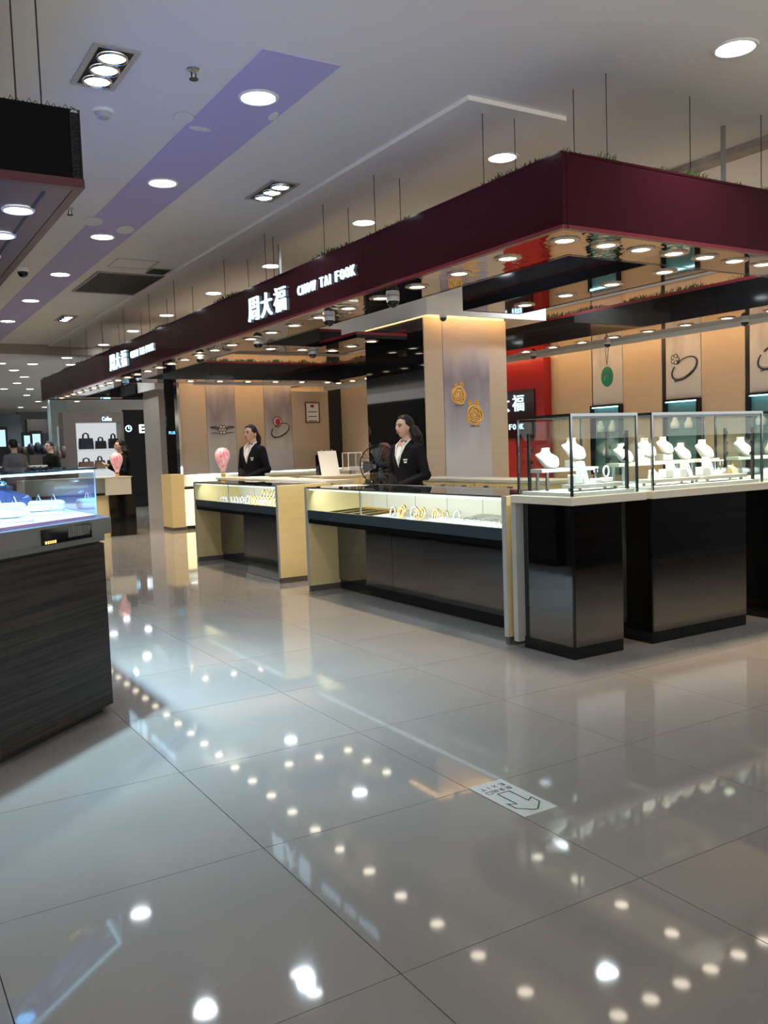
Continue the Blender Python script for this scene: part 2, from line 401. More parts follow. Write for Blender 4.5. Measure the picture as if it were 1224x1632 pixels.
def grille_fix(x, y, label, rz, aim):
    x, y = x*K, y*K; g = grille(0, 0, label, 0); g.location = (x, y, ZC); g.rotation_euler = (0, 0, rz)
    # move part meshes built at z = ZC offset back to local space
    for ch in g.children_recursive:
        ch.data.transform(Matrix.Translation((0, 0, ZC)))
    lamp('grille_lamp', 'SPOT', (x, y, ZC-0.04), P_GRILLE, (0.72, 0.88, 1.0), None, 0.06, 75, 0.5, aim)
grille_fix(1.487, 5.50, 'large three-lamp grille light in the ceiling left of the purple strip', 0.0, (1.0, 3.9, 0))
grille_fix(3.43, 7.40, 'three-lamp grille light between the purple strip and the canopy', 0.0, (2.3, 5.0, 0))
grille_fix(3.30, 15.4, 'small far three-lamp grille light beyond the air vent', 0.0, (2.6, 12.6, 0))

# sprinklers, smoke detector, dome cameras, vents
def sprinkler(x, y, label):
    t = thing('sprinkler', label, 'sprinkler', (x, y, ZC), 'ceiling sprinklers')
    part('escutcheon', MB().lathe([(0.035, ZC), (0.03, ZC-0.008)], 14, (x, y, 0)), M_STEEL, t)
    part('head', MB().lathe([(0.010, ZC-0.005), (0.010, ZC-0.03), (0.006, ZC-0.05)], 10, (x, y, 0)), M_STEEL, t)
    part('deflector', MB().lathe([(0.025, ZC-0.052), (0.025, ZC-0.056)], 12, (x, y, 0)).cyl((x-0.013, y, ZC-0.02), (x-0.01, y, ZC-0.053), 0.003).cyl((x+0.013, y, ZC-0.02), (x+0.01, y, ZC-0.053), 0.003), M_BLACKM, t)
p = onZ(308, 110, ZC); sprinkler(p.x, p.y, 'small sprinkler head beside the near end of the purple strip')
p = onZ(111, 332, ZC); sprinkler(p.x, p.y, 'small sprinkler head by the dark left canopy edge')
p = onZ(164, 176, ZC)
t = thing('smoke_detector', 'round white smoke detector on the ceiling near the grille light', 'smoke detector', (p.x, p.y, ZC))
part('base', MB().lathe([(0.062, ZC), (0.060, ZC-0.018)], 22, (p.x, p.y, 0)), M_WHITE, t, 'auto')
part('chamber', MB().lathe([(0.050, ZC-0.018), (0.036, ZC-0.045), (0.020, ZC-0.05)], 22, (p.x, p.y, 0)), mat('detector_grey', (0.45, 0.45, 0.44), 0.5), t, 'auto')
def dome(x, y, z, label, r=0.055, group='dome cameras'):
    t = thing('dome_camera', label, 'security camera', (x, y, z), group)
    part('housing', MB().lathe([(r, z), (r*1.05, z-r*0.3), (r*0.98, z-r*0.75)], 20, (x, y, 0)), M_WHITE, t, 'auto')
    part('bubble', MB().lathe([(r*0.95, z-r*0.75), (r*0.88, z-r*1.1), (r*0.6, z-r*1.5), (r*0.2, z-r*1.68)], 20, (x, y, 0)), M_BLACK, t, True)
p = onZ(36, 427, ZC); dome(p.x, p.y, ZC, 'white dome camera on the ceiling beside the left canopy', 0.06)
t = thing('air_vent', 'wide dark slatted air conditioning vent in the ceiling', 'vent', (2.930, 10.789, ZC))
part('frame', MB().box(2.540, 3.357, 10.141, 10.176, ZC-0.012, ZC).box(2.540, 3.357, 11.420, 11.455, ZC-0.012, ZC).box(2.540, 2.566, 10.176, 11.420, ZC-0.012, ZC).box(3.330, 3.357, 10.176, 11.420, ZC-0.012, ZC), mat('vent_frame', (0.30, 0.28, 0.25), 0.5), t)
part('backing', MB().box(2.566, 3.330, 10.176, 11.420, ZC-0.002, ZC-0.001), M_BLACKM, t)
sl = MB().add([(-0.011, -0.61, -0.010), (0.010, -0.61, -0.001), (0.010, 0.61, -0.001), (-0.011, 0.61, -0.010), (-0.011, -0.61, -0.007), (0.010, -0.61, 0.0), (0.010, 0.61, 0.0), (-0.011, 0.61, -0.007)], [(0, 1, 2, 3), (7, 6, 5, 4), (0, 4, 5, 1), (2, 6, 7, 3), (0, 3, 7, 4), (1, 5, 6, 2)]).mesh('slat')
sl.materials.append(mat('vent_slat', (0.22, 0.20, 0.17), 0.5))
for i in range(22):
    o = bpy.data.objects.new('slat', sl); C.objects.link(o); o.parent = t; o.location = (2.580 + i*0.0345 - 2.930, 0.01, -0.001)
t = thing('access_panel', 'white square access hatch in the ceiling before the air vent', 'hatch', (2.797, 9.635, ZC))
part('frame', MB().box(2.575, 3.019, 9.413, 9.426, ZC-0.006, ZC).box(2.575, 3.019, 9.848, 9.861, ZC-0.006, ZC).box(2.575, 2.586, 9.426, 9.848, ZC-0.006, ZC).box(3.009, 3.019, 9.426, 9.848, ZC-0.006, ZC), M_GREYP, t)
part('lid', MB().box(2.589, 3.006, 9.429, 9.845, ZC-0.004, ZC), M_CEIL, t)
t = thing('exhaust_grille', 'small dark slotted exhaust grille next to the ceiling hatch', 'vent', (3.152, 9.901, ZC))
part('frame', MB().box(3.037, 3.268, 9.768, 10.034, ZC-0.008, ZC-0.002), M_GREYP, t)
for i in range(5): part('slat', MB().box(3.055, 3.250, 9.790+i*0.055, 9.821+i*0.055, ZC-0.014, ZC-0.008), M_BLACKM, t)
# ------------------------------------------------------------------ main canopy
ZB, ZT = 2.38, 2.735
XF, YF = 3.30, 3.53
cn = thing('jewellery_canopy', 'burgundy gloss canopy hung above the jewellery counters with mirrored underside', 'canopy', (XF, YF, ZB))
seams = [YF, 5.6, 8.1, 10.6, 13.1, 15.6, 17.9]
for a, b in zip(seams, seams[1:]):
    f = part('fascia_panel', MB().box(XF, XF+0.03, a+0.0015, b-0.0015, ZB-0.01, ZT), M_BURG, cn)
    part('bottom_lip', MB().box(XF-0.004, XF+0.034, a+0.0015, b-0.0015, ZB-0.03, ZB-0.0101), M_BURG2, f)
    part('top_lip', MB().box(XF-0.004, XF+0.06, a+0.0015, b-0.0015, ZT+0.0001, ZT+0.012), M_BURG, f)
sx = [XF, 5.3, 7.3, 9.3]
for a, b in zip(sx, sx[1:]):
    f = part('fascia_panel', MB().box(a+0.032, b-0.0015, YF, YF+0.03, ZB-0.01, ZT), M_BURG, cn)
    part('bottom_lip', MB().box(a+0.036, b-0.0015, YF-0.004, YF+0.034, ZB-0.03, ZB-0.0101), M_BURG2, f)
    part('top_lip', MB().box(a+0.062, b-0.0015, YF-0.004, YF+0.06, ZT+0.0001, ZT+0.012), M_BURG, f)
part('fascia_end', MB().box(XF, 5.9, 17.9, 17.93, ZB-0.01, ZT), M_BURG, cn)
# legs of the canopy ring: (x0, x1, y0, y1)
W = 0.58
legs = [(XF+0.031, XF+W, YF+W, 17.9, 'y'), (XF+0.031, 7.80, YF+0.031, YF+W, 'x'), (4.63, 5.20, YF+W, 6.15, 'y'), (4.63, 5.20, 8.05, 9.42, 'y'),
        (XF+W, 4.63, 8.86, 9.42, 'x'), (7.12, 7.80, YF+W, 14.9, 'y'), (XF+W, 7.12, 13.2, 13.85, 'x'), (XF+W, 5.9, 17.3, 17.9, 'x')]
pi = 0
for x0, x1, y0, y1, ax in legs:
    L = (y1-y0) if ax == 'y' else (x1-x0); n = max(1, round(L/1.0))
    for i in range(n):
        a, b = L*i/n, L*(i+1)/n
        q = (x0, x1, y0+a, y0+b-0.002) if ax == 'y' else (x0+a, x0+b-0.002, y0, y1)
        wavy = (ax == 'x' and y0 < 4 and x0+a < 4.2) or (ax == 'y' and x0 < 4 and y0+a < 5.2 and i == 0) or (ax == 'y' and x0 < 4 and i in (2, 9, 11)); pi += 1
        part('soffit_panel', MB().box(*q, ZB-0.002, ZB+0.015), M_WAVY if wavy else M_MIRROR, cn)
    # inner faces: black gloss boards with a burgundy top strip
    part('deck', MB().box(x0, x1, y0, y1, ZB+0.016, ZB+0.03), M_BLACKM, cn)
def inner(x0, x1, y0, y1, zt=None):
    zt = zt or ZT-0.10
    f = part('inner_fascia', MB().box(x0, x1, y0, y1, ZB-0.004, zt), M_BLACK, cn)
    part('top_strip', MB().box(x0-0.002, x1+0.002, y0-0.002, y1+0.002, zt+0.0001, zt+0.03), M_BURG2, f)
T = 0.025
inner(XF+W, XF+W+T, YF+W, 8.85); inner(XF+W, XF+W+T, 9.43, 13.19); inner(XF+W, XF+W+T, 13.86, 17.29)
inner(XF+W+T+0.003, 7.119, YF+W, YF+W+T)
inner(4.63-T, 4.63, YF+W+T+0.003, 6.15); inner(5.2, 5.2+T, YF+W+T+0.003, 6.15); inner(4.63-T, 5.2+T, 6.153, 6.153+T)
inner(4.63-T, 4.63, 8.05, 8.83, ZB+0.03); inner(5.2, 5.2+T, 8.05, 9.42, ZB+0.08); inner(4.63-T, 5.2+T, 8.02, 8.045, ZB+0.03)
inner(XF+W+T+0.003, 4.60, 8.83, 8.855); inner(XF+W+T+0.003, 5.2, 9.423, 9.423+T)
inner(7.12-T, 7.12, YF+W+T+0.003, 13.19); inner(XF+W+T+0.003, 7.09, 13.17, 13.195); inner(XF+W+T+0.003, 5.9, 13.853, 13.853+T)
inner(XF+W+T+0.003, 5.9, 17.27, 17.295)
# pale edge strips in front of the wall washers
part('edge_strip', MB().box(7.805, 7.83, YF+W, 14.9, ZB-0.05, ZB+0.09), M_WHITE, cn)
part('edge_strip', MB().box(4.9, 7.80, 13.89, 13.915, ZB-0.03, ZB+0.09), M_WHITE, cn)
# hanger wires
def wire(x, y, z1=3.272, z0=ZT, r=0.003):
    part('hanger_wire', MB().cyl((x, y, z0), (x, y, z1), r, 6), M_BLACKM, cn)
for px, py in ((769, 200), (596, 295), (515, 340), (422, 385), (357, 425), (820, 208), (637, 300), (555, 345), (435, 390), (395, 425), (914, 170), (966, 146)):
    q = onZ(px, py, 3.20); wire(min(q.x, 3.84) if q.y > 4.2 else q.x, q.y, 3.272 if q.y > 4.32 else ZC)
for y in (10.2, 11.2, 12.4, 13.6, 14.6, 15.8): wire(XF+0.12, y); wire(XF+0.45, y+0.3)
for px in (1100, 1213): q = onY(px, 250, YF+0.2); wire(q.x, q.y, ZC)
q = onX(446, 420, XF+0.5); part('hanger_post', MB().box(q.x-0.012, q.x+0.012, q.y-0.012, q.y+0.012, ZB+0.031, 3.272), M_STEEL, cn)
q = onY(1153, 300, YF+0.45); part('hanger_post', MB().box(q.x-0.012, q.x+0.012, q.y-0.012, q.y+0.012, ZB+0.031, ZC), M_STEEL, cn)
# plastic grass along the top
g = MB(); rg = random.Random(3)
def blades(x0, y0, x1, y1, n, seed):
    for k in range(n):
        t = rg.random(); dens = 0.5 + 0.5*math.sin(t*61 + seed) * math.sin(t*23+seed*2)
        if rg.random() > dens: continue
        x, y = x0 + (x1-x0)*t + rg.uniform(0, 0.07), y0 + (y1-y0)*t + rg.uniform(0, 0.07)
        h = rg.uniform(0.02, 0.05)*(0.4+dens); a = rg.uniform(0, 6.28); lx, ly = math.cos(a)*h*0.7, math.sin(a)*h*0.7; wv = 0.006
        g.add([(x-wv, y, ZT), (x+wv, y+0.003, ZT), (x+lx*0.6+wv*0.7, y+ly*0.6, ZT+h*0.75), (x+lx*0.6-wv*0.7, y+ly*0.6, ZT+h*0.75), (x+lx, y+ly, ZT+h)], [(0, 1, 2, 3), (3, 2, 4)])
blades(XF+0.03, YF+0.03, XF+0.03, 17.8, 7000, 0.0); blades(XF+0.03, YF+0.03, 8.2, YF+0.03, 2600, 1.3)
o = part('plastic_grass', g, M_GRASS, cn); o['kind'] = 'stuff'
g = MB()
def blades2(x0, y0, x1, y1, n, seed):
    global ZT
    z = ZT; ZT = z-0.07; blades(x0, y0, x1, y1, n, seed); ZT = z
blades2(7.10, 4.2, 7.10, 13, 2200, 2.1); blades2(4.0, 13.16, 7.0, 13.16, 900, 0.7)
o = part('plastic_grass', g, M_GRASS, cn); o['kind'] = 'stuff'
# grass tray boards that carry it
part('grass_tray', MB().box(XF+0.031, XF+0.12, YF+0.031, 17.9, ZT-0.02, ZT-0.001), M_BLACKM, cn)
part('grass_tray', MB().box(XF+0.13, 8.6, YF+0.031, YF+0.12, ZT-0.02, ZT-0.001), M_BLACKM, cn)

# ------------------------------------------------------------------ canopy downlights (warm)
wl = None
def warm_light(x, y, label):
    global wl
    if wl is None:
        wl = make_downlight('canopy_downlight', label, 'warm canopy downlights', 0.055, M_LENSW, P_WARM, WARM, 95, True, 1.6); wl.location = (x, y, ZB-0.003); return
    copy_tree(wl, (x, y, ZB-0.003), label=label)
def ring(x, y): pass
for i in range(28): warm_light(3.59, 3.83 + i*0.508, f'{nth(i)} warm downlight from the front corner along the long front edge of the canopy')
for i in range(13): warm_light(3.91 + i*0.292, 3.825, f'{nth(i)} warm downlight from the front corner along the short side of the canopy')
for i, y in enumerate((4.27, 4.76, 5.25, 5.74)): warm_light(4.92, y, f'{nth(i)} warm downlight on the inner canopy arm from the near end')
for i, (x, y) in enumerate([(4.14, 9.14), (4.53, 9.14), (4.92, 9.14), (4.92, 8.69), (4.92, 8.25)]): warm_light(x, y, f'{nth(i)} warm downlight on the canopy cross arm from the front edge')
for i in range(19): warm_light(7.44, 4.7 + i*0.497, f'{nth(i)} warm downlight from the near end above the poster wall')
for i in range(6): warm_light(4.72 + i*0.485, 13.5, f'{nth(i)} warm downlight from the corner pillar above the far wall with ring posters')

# ------------------------------------------------------------------ lit signs on the fascia
def shop_sign(label, y_l, ztop, zbot, y_r, ey_l, ey_r, ez0, ez1, x=XF):
    t = thing('shop_sign', label, 'sign', (x-0.02, (y_l+y_r)/2, zbot), 'white lit shop signs')
    cw = (y_l-y_r)/3
    for k, c in enumerate('周大福'):
        put_text('character', c, Vector((x-0.014, y_l-k*cw*1.02, zbot)), FACE_NX, M_LETTER, t, cw*0.80, ztop-zbot, 0.022, -0.004)
    word(t, 'CHOW TAI FOOK', Vector((x-0.012, ey_l, ez0)), FACE_NX, M_LETTER, ey_l-ey_r, ez1-ez0, 0.45, 0.018, -0.008)
shop_sign('large white lit characters and lettering on the burgundy fascia, nearer of two', 7.71, 2.640, 2.432, 6.87, 6.67, 5.72, 2.505, 2.582)
shop_sign('smaller-looking white lit characters far along the burgundy fascia', 12.73, 2.655, 2.44, 11.85, 11.67, 10.68, 2.510, 2.595)

# ------------------------------------------------------------------ left canopy
lc = thing('dark_canopy', 'dark hanging canopy with pierced corner over the blue-lit case', 'canopy', (0.94, 3.93, ZB))
part('fascia_front', MB().box(-2.2, 0.905, 3.93, 3.96, ZB+0.035, 2.70), mat('black_fabric_board', (0.004, 0.0035, 0.004), 0.7, spec=0.08), lc)
part('fascia_side', MB().box(0.915, 0.945, 3.965, 9.5, ZB+0.035, 2.70), M_BLACKM, lc)
part('bottom_rail', MB().box(-2.2, 0.95, 3.925, 3.965, ZB-0.004, ZB+0.034), mat('maroon_rail', (0.07, 0.012, 0.018), 0.3), lc)
part('bottom_rail', MB().box(0.91, 0.95, 3.966, 9.5, ZB-0.004, ZB+0.034), MATS['maroon_rail'], lc)
lat = MB(); rl = random.Random(5)
lat.box(0.905, 0.909, 3.928, 3.948, ZB+0.035, 2.70).box(0.941, 0.947, 3.928, 3.948, ZB+0.035, 2.70)
for i in range(18):
    z = ZB + 0.045 + i*0.0158
    lat.tube([(0.907, 3.935, z), (0.918+rl.uniform(0, 0.015), 3.935, z+rl.uniform(0.004, 0.014)), (0.944, 3.935, z+rl.uniform(-0.004, 0.01))], 0.0022, 5)
part('corner_lattice', lat, M_BLACK, lc)
top = MB()
for i in range(46): top.tube([(0.93-i*0.024, 3.945, 2.70), (0.918-i*0.024, 3.945, 2.716+0.008*math.sin(i*2.1)), (0.906-i*0.024, 3.945, 2.70)], 0.002, 5)
part('top_fretwork', top, M_BLACKM, lc)
part('soffit', MB().box(-2.2, 0.908, 3.97, 9.5, ZB-0.001, ZB+0.01), mat('brown_soffit', (0.11, 0.05, 0.045), 0.3), lc)
part('soffit_groove', MB().box(0.80, 0.815, 4.05, 9.5, ZB-0.003, ZB-0.0012), M_BLACKM, lc)
part('soffit_socket', MB().box(0.50, 0.62, 4.05, 4.16, ZB-0.006, ZB-0.0012), MATS['maroon_rail'], lc)
for i, (px, py) in enumerate([(39, 160), (107, 168)]):
    q = onY(66 if i else 26, 165, 4.05); part('hanger_wire', MB().cyl((q.x, 4.05, 2.69), (q.x, 4.05, ZC), 0.0035, 6), M_BLACKM, lc)
for i in range(7):
    x, y = (0.755, 4.38 + i*0.52)
    t = make_downlight('case_downlight', f'{nth(i)} cool downlight from the pierced corner under the dark left canopy', 'cool downlights under the dark canopy', 0.06, M_LENS, 520 if i < 2 else 20, (0.55, 0.83, 1.0), 110)
    t.location = (x, y, ZB-0.002)

# ------------------------------------------------------------------ columns and walls
def crown(name, x0, x1, y0, y1):
    c = struct(name, MB().box(x0, x1, y0, y1, 2.60, 2.80), M_WHITE)
    return c
cx0, cx1, cy0, cy1 = 5.33, 6.44, 7.85, 9.10
col = struct('column_rose', MB().box(cx0+0.012, cx1-0.012, cy0+0.012, cy1-0.012, 0, ZC), M_WHITE)
part('black_glass_panel', MB().box(cx0, cx0+0.011, cy0+0.012, cy1-0.012, 0.02, 2.599), M_BGLASS, col)
part('black_glass_panel', MB().box(cx0-0.003, cx0+0.011, cy0-0.003, cy0+0.0115, 0.02, 2.599), M_WALL, col)
xs = [cx0+0.0115, onY(708, 650, cy0).x, onY(781, 650, cy0).x, cx1-0.012]
part('wall_panel', MB().box(xs[0], xs[1]-0.003, cy0-0.002, cy0+0.0115, 0.02, 2.599), M_WALL, col)
part('wall_panel', MB().box(xs[2]+0.003, xs[3], cy0-0.002, cy0+0.0115, 0.02, 2.599), M_WALL, col)
part('side_panel', MB().box(cx1-0.0115, cx1, cy0, cy1, 0.02, 2.599), M_WALL, col)
cr = struct('trim_1', MB().box(5.25, 6.88, 7.665, 7.70, 2.60, 2.79).box(5.25, 5.285, 7.70, 9.81, 2.60, 2.79).box(6.845, 6.88, 7.70, 9.3, 2.60, 2.79).box(5.285, 6.845, 7.70, 9.3, 2.68, 2.79), M_CEIL)
part('warm_led_strip', MB().box(5.35, 6.5, 7.71, 7.725, 2.668, 2.679), glow('warm_led', (1.0, 0.60, 0.24), 32.0, True), cr)
part('warm_led_strip', MB().box(5.29, 5.305, 7.85, 9.3, 2.668, 2.679), MATS['warm_led'], cr)

M_POST = mat('poster_print', (0.50, 0.48, 0.49), 0.4)
def poster_mat(name, dark, vert=True, seed=0.0):
    m = mat(name, (0.52, 0.50, 0.50), 0.35); nt = m.node_tree; b = nt.nodes['Principled BSDF']
    tc = nt.nodes.new('ShaderNodeTexCoord'); sp = nt.nodes.new('ShaderNodeSeparateXYZ'); rp = nt.nodes.new('ShaderNodeValToRGB')
    nz = nt.nodes.new('ShaderNodeTexNoise'); nz.inputs['Scale'].default_value = 2.2; ad = nt.nodes.new('ShaderNodeMath'); ad.operation = 'MULTIPLY_ADD'
    nt.links.new(tc.outputs['Generated'], sp.inputs[0]); nt.links.new(tc.outputs['Generated'], nz.inputs['Vector'])
    nt.links.new(nz.outputs[0], ad.inputs[0]); ad.inputs[1].default_value = 0.35; nt.links.new(sp.outputs[2], ad.inputs[2]); nt.links.new(ad.outputs[0], rp.inputs[0])
    e = rp.color_ramp.elements; e[0].position = 0.55; e[0].color = (0.56, 0.55, 0.57, 1); e[1].position = 1.2; e[1].color = (0.50, 0.42, 0.38, 1)  # grey and purple are print; the warm top paints in the lighting
    k = rp.color_ramp.elements.new(dark); k.color = (0.24, 0.21, 0.26, 1)
    k = rp.color_ramp.elements.new(min(0.999, dark+0.16)); k.color = (0.48, 0.42, 0.42, 1)
    nt.links.new(rp.outputs[0], b.inputs['Base Color']); return m
M_P1 = poster_mat('rose_poster_print', 0.84); M_P2 = poster_mat('ring_poster_print', 0.80)

# rose poster on the column
rp_ = thing('rose_poster', 'tall grey poster with two gold rose ornaments on the column', 'poster', ((xs[1]+xs[2])/2, cy0, 0.3))
part('sheet', MB().box(xs[1], xs[2], cy0-0.006, cy0-0.0021, 0.3, 2.598), M_P1, rp_)
def rose(px, py, R, flip):
    c = onY(px, py, cy0-0.008); out = MB(); y = cy0-0.0085; hl = MB(); dk = MB()
    n = 40; vs = [(c.x, y, c.z)]
    for i in range(n):
        a = 2*math.pi*i/n; r = R*(1+0.07*math.cos(5*a+flip)); vs.append((c.x+r*math.cos(a), y, c.z+r*1.02*math.sin(a)))
    out.add(vs, [(0, i+1, (i+1) % n+1) for i in range(n)])
    vs2 = [(v[0], y+0.002, v[2]) for v in vs]; out.add(vs2, [(0, (i+1) % n+1, i+1) for i in range(n)])
    for k, (r0, a0, a1) in enumerate([(0.93, 0.2, 2.4), (0.93, 2.7, 4.2), (0.93, 4.5, 6.1), (0.72, -0.5, 1.3), (0.72, 1.7, 3.4), (0.72, 3.8, 5.4), (0.5, 0.3, 2.6), (0.5, 3.0, 5.6), (0.3, -0.2, 2.2), (0.3, 2.6, 5.3), (0.13, 0, 5.4)]):
        pts = []
        for i in range(13):
            a = a0 + flip + (a1-a0)*i/12; r = R*(r0 - 0.13*abs(i/6-1)**2)
            pts.append((c.x + r*math.cos(a), y-0.002, c.z + r*math.sin(a)))
        (hl if k % 3 else hl).tube(pts, 0.0055, 5)
        dk.tube([(p[0]*1.0 + (c.x-p[0])*0.14, y-0.0012, p[2] + (c.z-p[2])*0.14) for p in pts], 0.0048, 5)
    for s, l in ((-0.35, 0.62), (0.32, 0.75)):
        b = Vector((c.x + s*R - 0.1*R*(1 if flip else -1), y, c.z + R*0.85)); tip = b + Vector((s*R*0.35, 0, l*R)); d = (tip-b); nn = Vector((-d.z, 0, d.x)).normalized()
        vs = [b, b+d*0.35+nn*R*0.22, b+d*0.7+nn*R*0.17, tip, b+d*0.7-nn*R*0.17, b+d*0.35-nn*R*0.22]
        out.add(vs, [(0, 1, 2, 3, 4, 5)]); out.add([v + Vector((0, 0.002, 0)) for v in vs], [(5, 4, 3, 2, 1, 0)])
        dk.tube([b, b+d*0.9], 0.003, 4)
    f = part('rose_print', out, mat('print_gold', (0.78, 0.40, 0.05), 0.5), rp_)
    part('petal_highlight', hl, mat('print_gold_light', (0.95, 0.68, 0.30), 0.5), f)
    part('petal_line', dk, mat('print_brown', (0.34, 0.13, 0.015), 0.5), f)
    part('print_shadow', MB().loft([[(c.x+R*0.7*math.cos(2*math.pi*i/24), y+0.0015-j*0.001, c.z-R*1.1+R*0.07*math.sin(2*math.pi*i/24)) for i in range(24)] for j in (0, 1)]), mat('print_grey', (0.16, 0.15, 0.17), 0.5), rp_)
rose(731, 630, 0.100, 0.0); rose(757, 661, 0.113, 0.9)

# far column and its crown, dark panel with lit words
fx0, fx1 = onY(257, 720, 16.3).x, onY(270, 720, 16.3).x
c2 = struct('column_rear', MB().box(fx0, fx1+0.75, 16.3, 17.3, 0, 3.12), mat('column_plaster', (0.50, 0.44, 0.38), 0.6))
struct('trim_2', MB().box(fx0-0.12, fx1+0.8, 16.1, 16.14, 2.45, 2.66).box(fx0-0.12, fx0-0.08, 16.14, 17.2, 2.45, 2.66), M_CEIL)
struct('wall_rear_panel', MB().box(onY(267, 700, 15.6).x, onY(284, 700, 15.6).x+0.35, 15.6, 15.66, 0, 2.9), M_BGLASS)
t = thing('lit_window_words', 'small blue lit word on the narrow dark panel beside the far wall', 'sign', onY(275, 690, 15.59))
word(t, 'PLUS FL', onY(269.5, 692, 15.585), FACE_NY, glow('blue_letters', (0.2, 0.6, 1.0), 2.5), 0.19, 0.05, 0.25, 0.006)

# far wall (faces the aisle) with posters
YW = 15.0
wf = struct('wall_rear', MB().box(5.02, 9.0, YW+0.012, YW+0.15, 0, 3.0), M_WALL)
wx = [5.02] + [onY(px, 660, YW).x for px in (329, 375, 421, 465, 524)]
for i, (a, b) in enumerate([(wx[0], wx[1]), (wx[2], wx[3]), (wx[4], wx[5])]):
    part('wall_panel', MB().box(a+0.004, b-0.004, YW, YW+0.0115, 0.05, 2.99), M_WALL, wf)
part('dark_opening', MB().box(wx[5], onY(565, 660, YW).x, YW-0.001, YW+0.0115, 0, 2.99), M_BLACKM, wf)
part('wall_panel', MB().box(onY(565, 660, YW).x+0.004, 9.0, YW, YW+0.0115, 0.05, 2.99), M_WALL, wf)
part('edge_trim', MB().box(4.98, 5.018, YW-0.02, YW+0.15, 0, 3.0), M_CHROME, wf)
part('warm_led_strip', MB().box(5.05, 7.9, YW-0.35, YW-0.33, 2.60, 2.61), MATS['warm_led'], wf)
def ring_art(parent, c, frame, R, kind):
    """ring drawn as flat relief: frame = (right vector, normal)"""
    rt, nm = Vector(frame[0]), Vector(frame[1]); up = Vector((0, 0, 1))
    P = lambda x, z, d=0.0: Vector(c) + rt*x*R + up*z*R + nm*(0.004+d)
    def blob(x, z, sx, sz, mat_, name, dz=0.0):
        n = 14; m = MB(); vs = [P(x+sx*math.cos(2*math.pi*i/n), z+sz*math.sin(2*math.pi*i/n), dz) for i in range(n)]
        m.add([P(x, z, 0.012+dz)] + vs, [(0, i+1, (i+1) % n+1) for i in range(n)]); m.add(vs, [tuple(range(n))[::-1]]); part(name, m, mat_, parent)
    def line(pts, r, mat_, name): part(name, MB().tube([P(*q) for q in pts], r, 5), mat_, parent)
    el = lambda cx, cz, rx, rz, a0, a1, rot, n=22: [(cx + rx*math.cos(a)*math.cos(rot) - rz*math.sin(a)*math.sin(rot), cz + rx*math.cos(a)*math.sin(rot) + rz*math.sin(a)*math.cos(rot)) for a in [a0+(a1-a0)*i/n for i in range(n+1)]]
    grey, lt = M_INK, mat('print_silver', (0.62, 0.62, 0.64), 0.35)
    if kind == 'cluster':
        for s in (-1, 1):
            line([(s*0.25, 0.1), (s*0.6, 0.28), (s*1.1, 0.22)], 0.011, grey, 'band_line'); line([(s*0.25, -0.05), (s*0.6, 0.12), (s*1.0, 0.16)], 0.009, grey, 'band_line')
            line([(s*0.3, -0.3), (s*0.8, -0.25), (s*1.0, -0.28)], 0.006, grey, 'band_line')
        for k in range(7):
            a = 2*math.pi*k/6; blob(0.26*math.cos(a)*(k < 6), 0.26*math.sin(a)*(k < 6), 0.14, 0.14, lt, 'gem'); line(el(0.26*math.cos(a)*(k < 6), 0.26*math.sin(a)*(k < 6), 0.15, 0.15, 0, 6.2, 0, 12), 0.006, grey, 'gem_outline')
    else:
        line(el(0.1, -0.15, 0.95, 0.52, 2.2, 8.2, 0.45), 0.011, grey, 'band_line'); line(el(0.12, -0.1, 0.85, 0.42, 2.3, 8.0, 0.45), 0.008, lt, 'band_line')
        line([(-0.6, -0.85), (0.0, -0.72), (0.8, -0.25)], 0.006, grey, 'band_line')
        if kind == 'ruby':
            blob(-0.15, 0.62, 0.40, 0.42, lt, 'halo'); line(el(-0.15, 0.62, 0.42, 0.44, 0, 6.25, 0), 0.008, grey, 'halo_line'); blob(-0.15, 0.62, 0.26, 0.30, mat('print_ruby', (0.42, 0.01, 0.04), 0.3), 'ruby', 0.012)
        elif kind == 'diamond':
            for k in range(6):
                a = 2*math.pi*k/5; blob(-0.55+0.17*math.cos(a)*(k < 5), 0.42+0.17*math.sin(a)*(k < 5), 0.12, 0.12, lt, 'gem'); line(el(-0.55+0.17*math.cos(a)*(k < 5), 0.42+0.17*math.sin(a)*(k < 5), 0.12, 0.12, 0, 6.2, 0, 12), 0.006, grey, 'gem_outline')
for (a, b, kind, lab, py) in [(wx[1], wx[2], 'cluster', 'tall grey poster of a diamond cluster ring on the far wall', 684), (wx[3], wx[4], 'ruby', 'tall grey poster of a ruby ring on the far wall', 684)]:
    t = thing('ring_poster', lab, 'poster', ((a+b)/2, YW, 0.3), 'jewellery wall posters')
    part('sheet', MB().box(a+0.003, b-0.003, YW-0.004, YW+0.0115, 0.3, 2.98), M_P2, t)
    ring_art(t, ((a+b)/2+0.01, YW-0.004, onY(400, py, YW).z), ((1, 0, 0), (0, -1, 0)), 0.205, kind)
q0, q1 = onY(485.5, 641, YW), onY(509.5, 674, YW)
t = thing('framed_certificate', 'small framed certificate with red crest on the far wall', 'frame', (q0.x, YW, q1.z))
part('frame', MB().box(q0.x, q1.x, YW-0.022, YW-0.001, q0.z-0.02, q0.z).box(q0.x, q1.x, YW-0.022, YW-0.001, q1.z, q1.z+0.02).box(q0.x, q0.x+0.018, YW-0.022, YW-0.001, q1.z+0.02, q0.z-0.02).box(q1.x-0.018, q1.x, YW-0.022, YW-0.001, q1.z+0.02, q0.z-0.02), M_CERT, t)
part('sheet', MB().box(q0.x+0.018, q1.x-0.018, YW-0.010, YW-0.001, q1.z+0.02, q0.z-0.02), M_PAPER, t)
mx = (q0.x+q1.x)/2
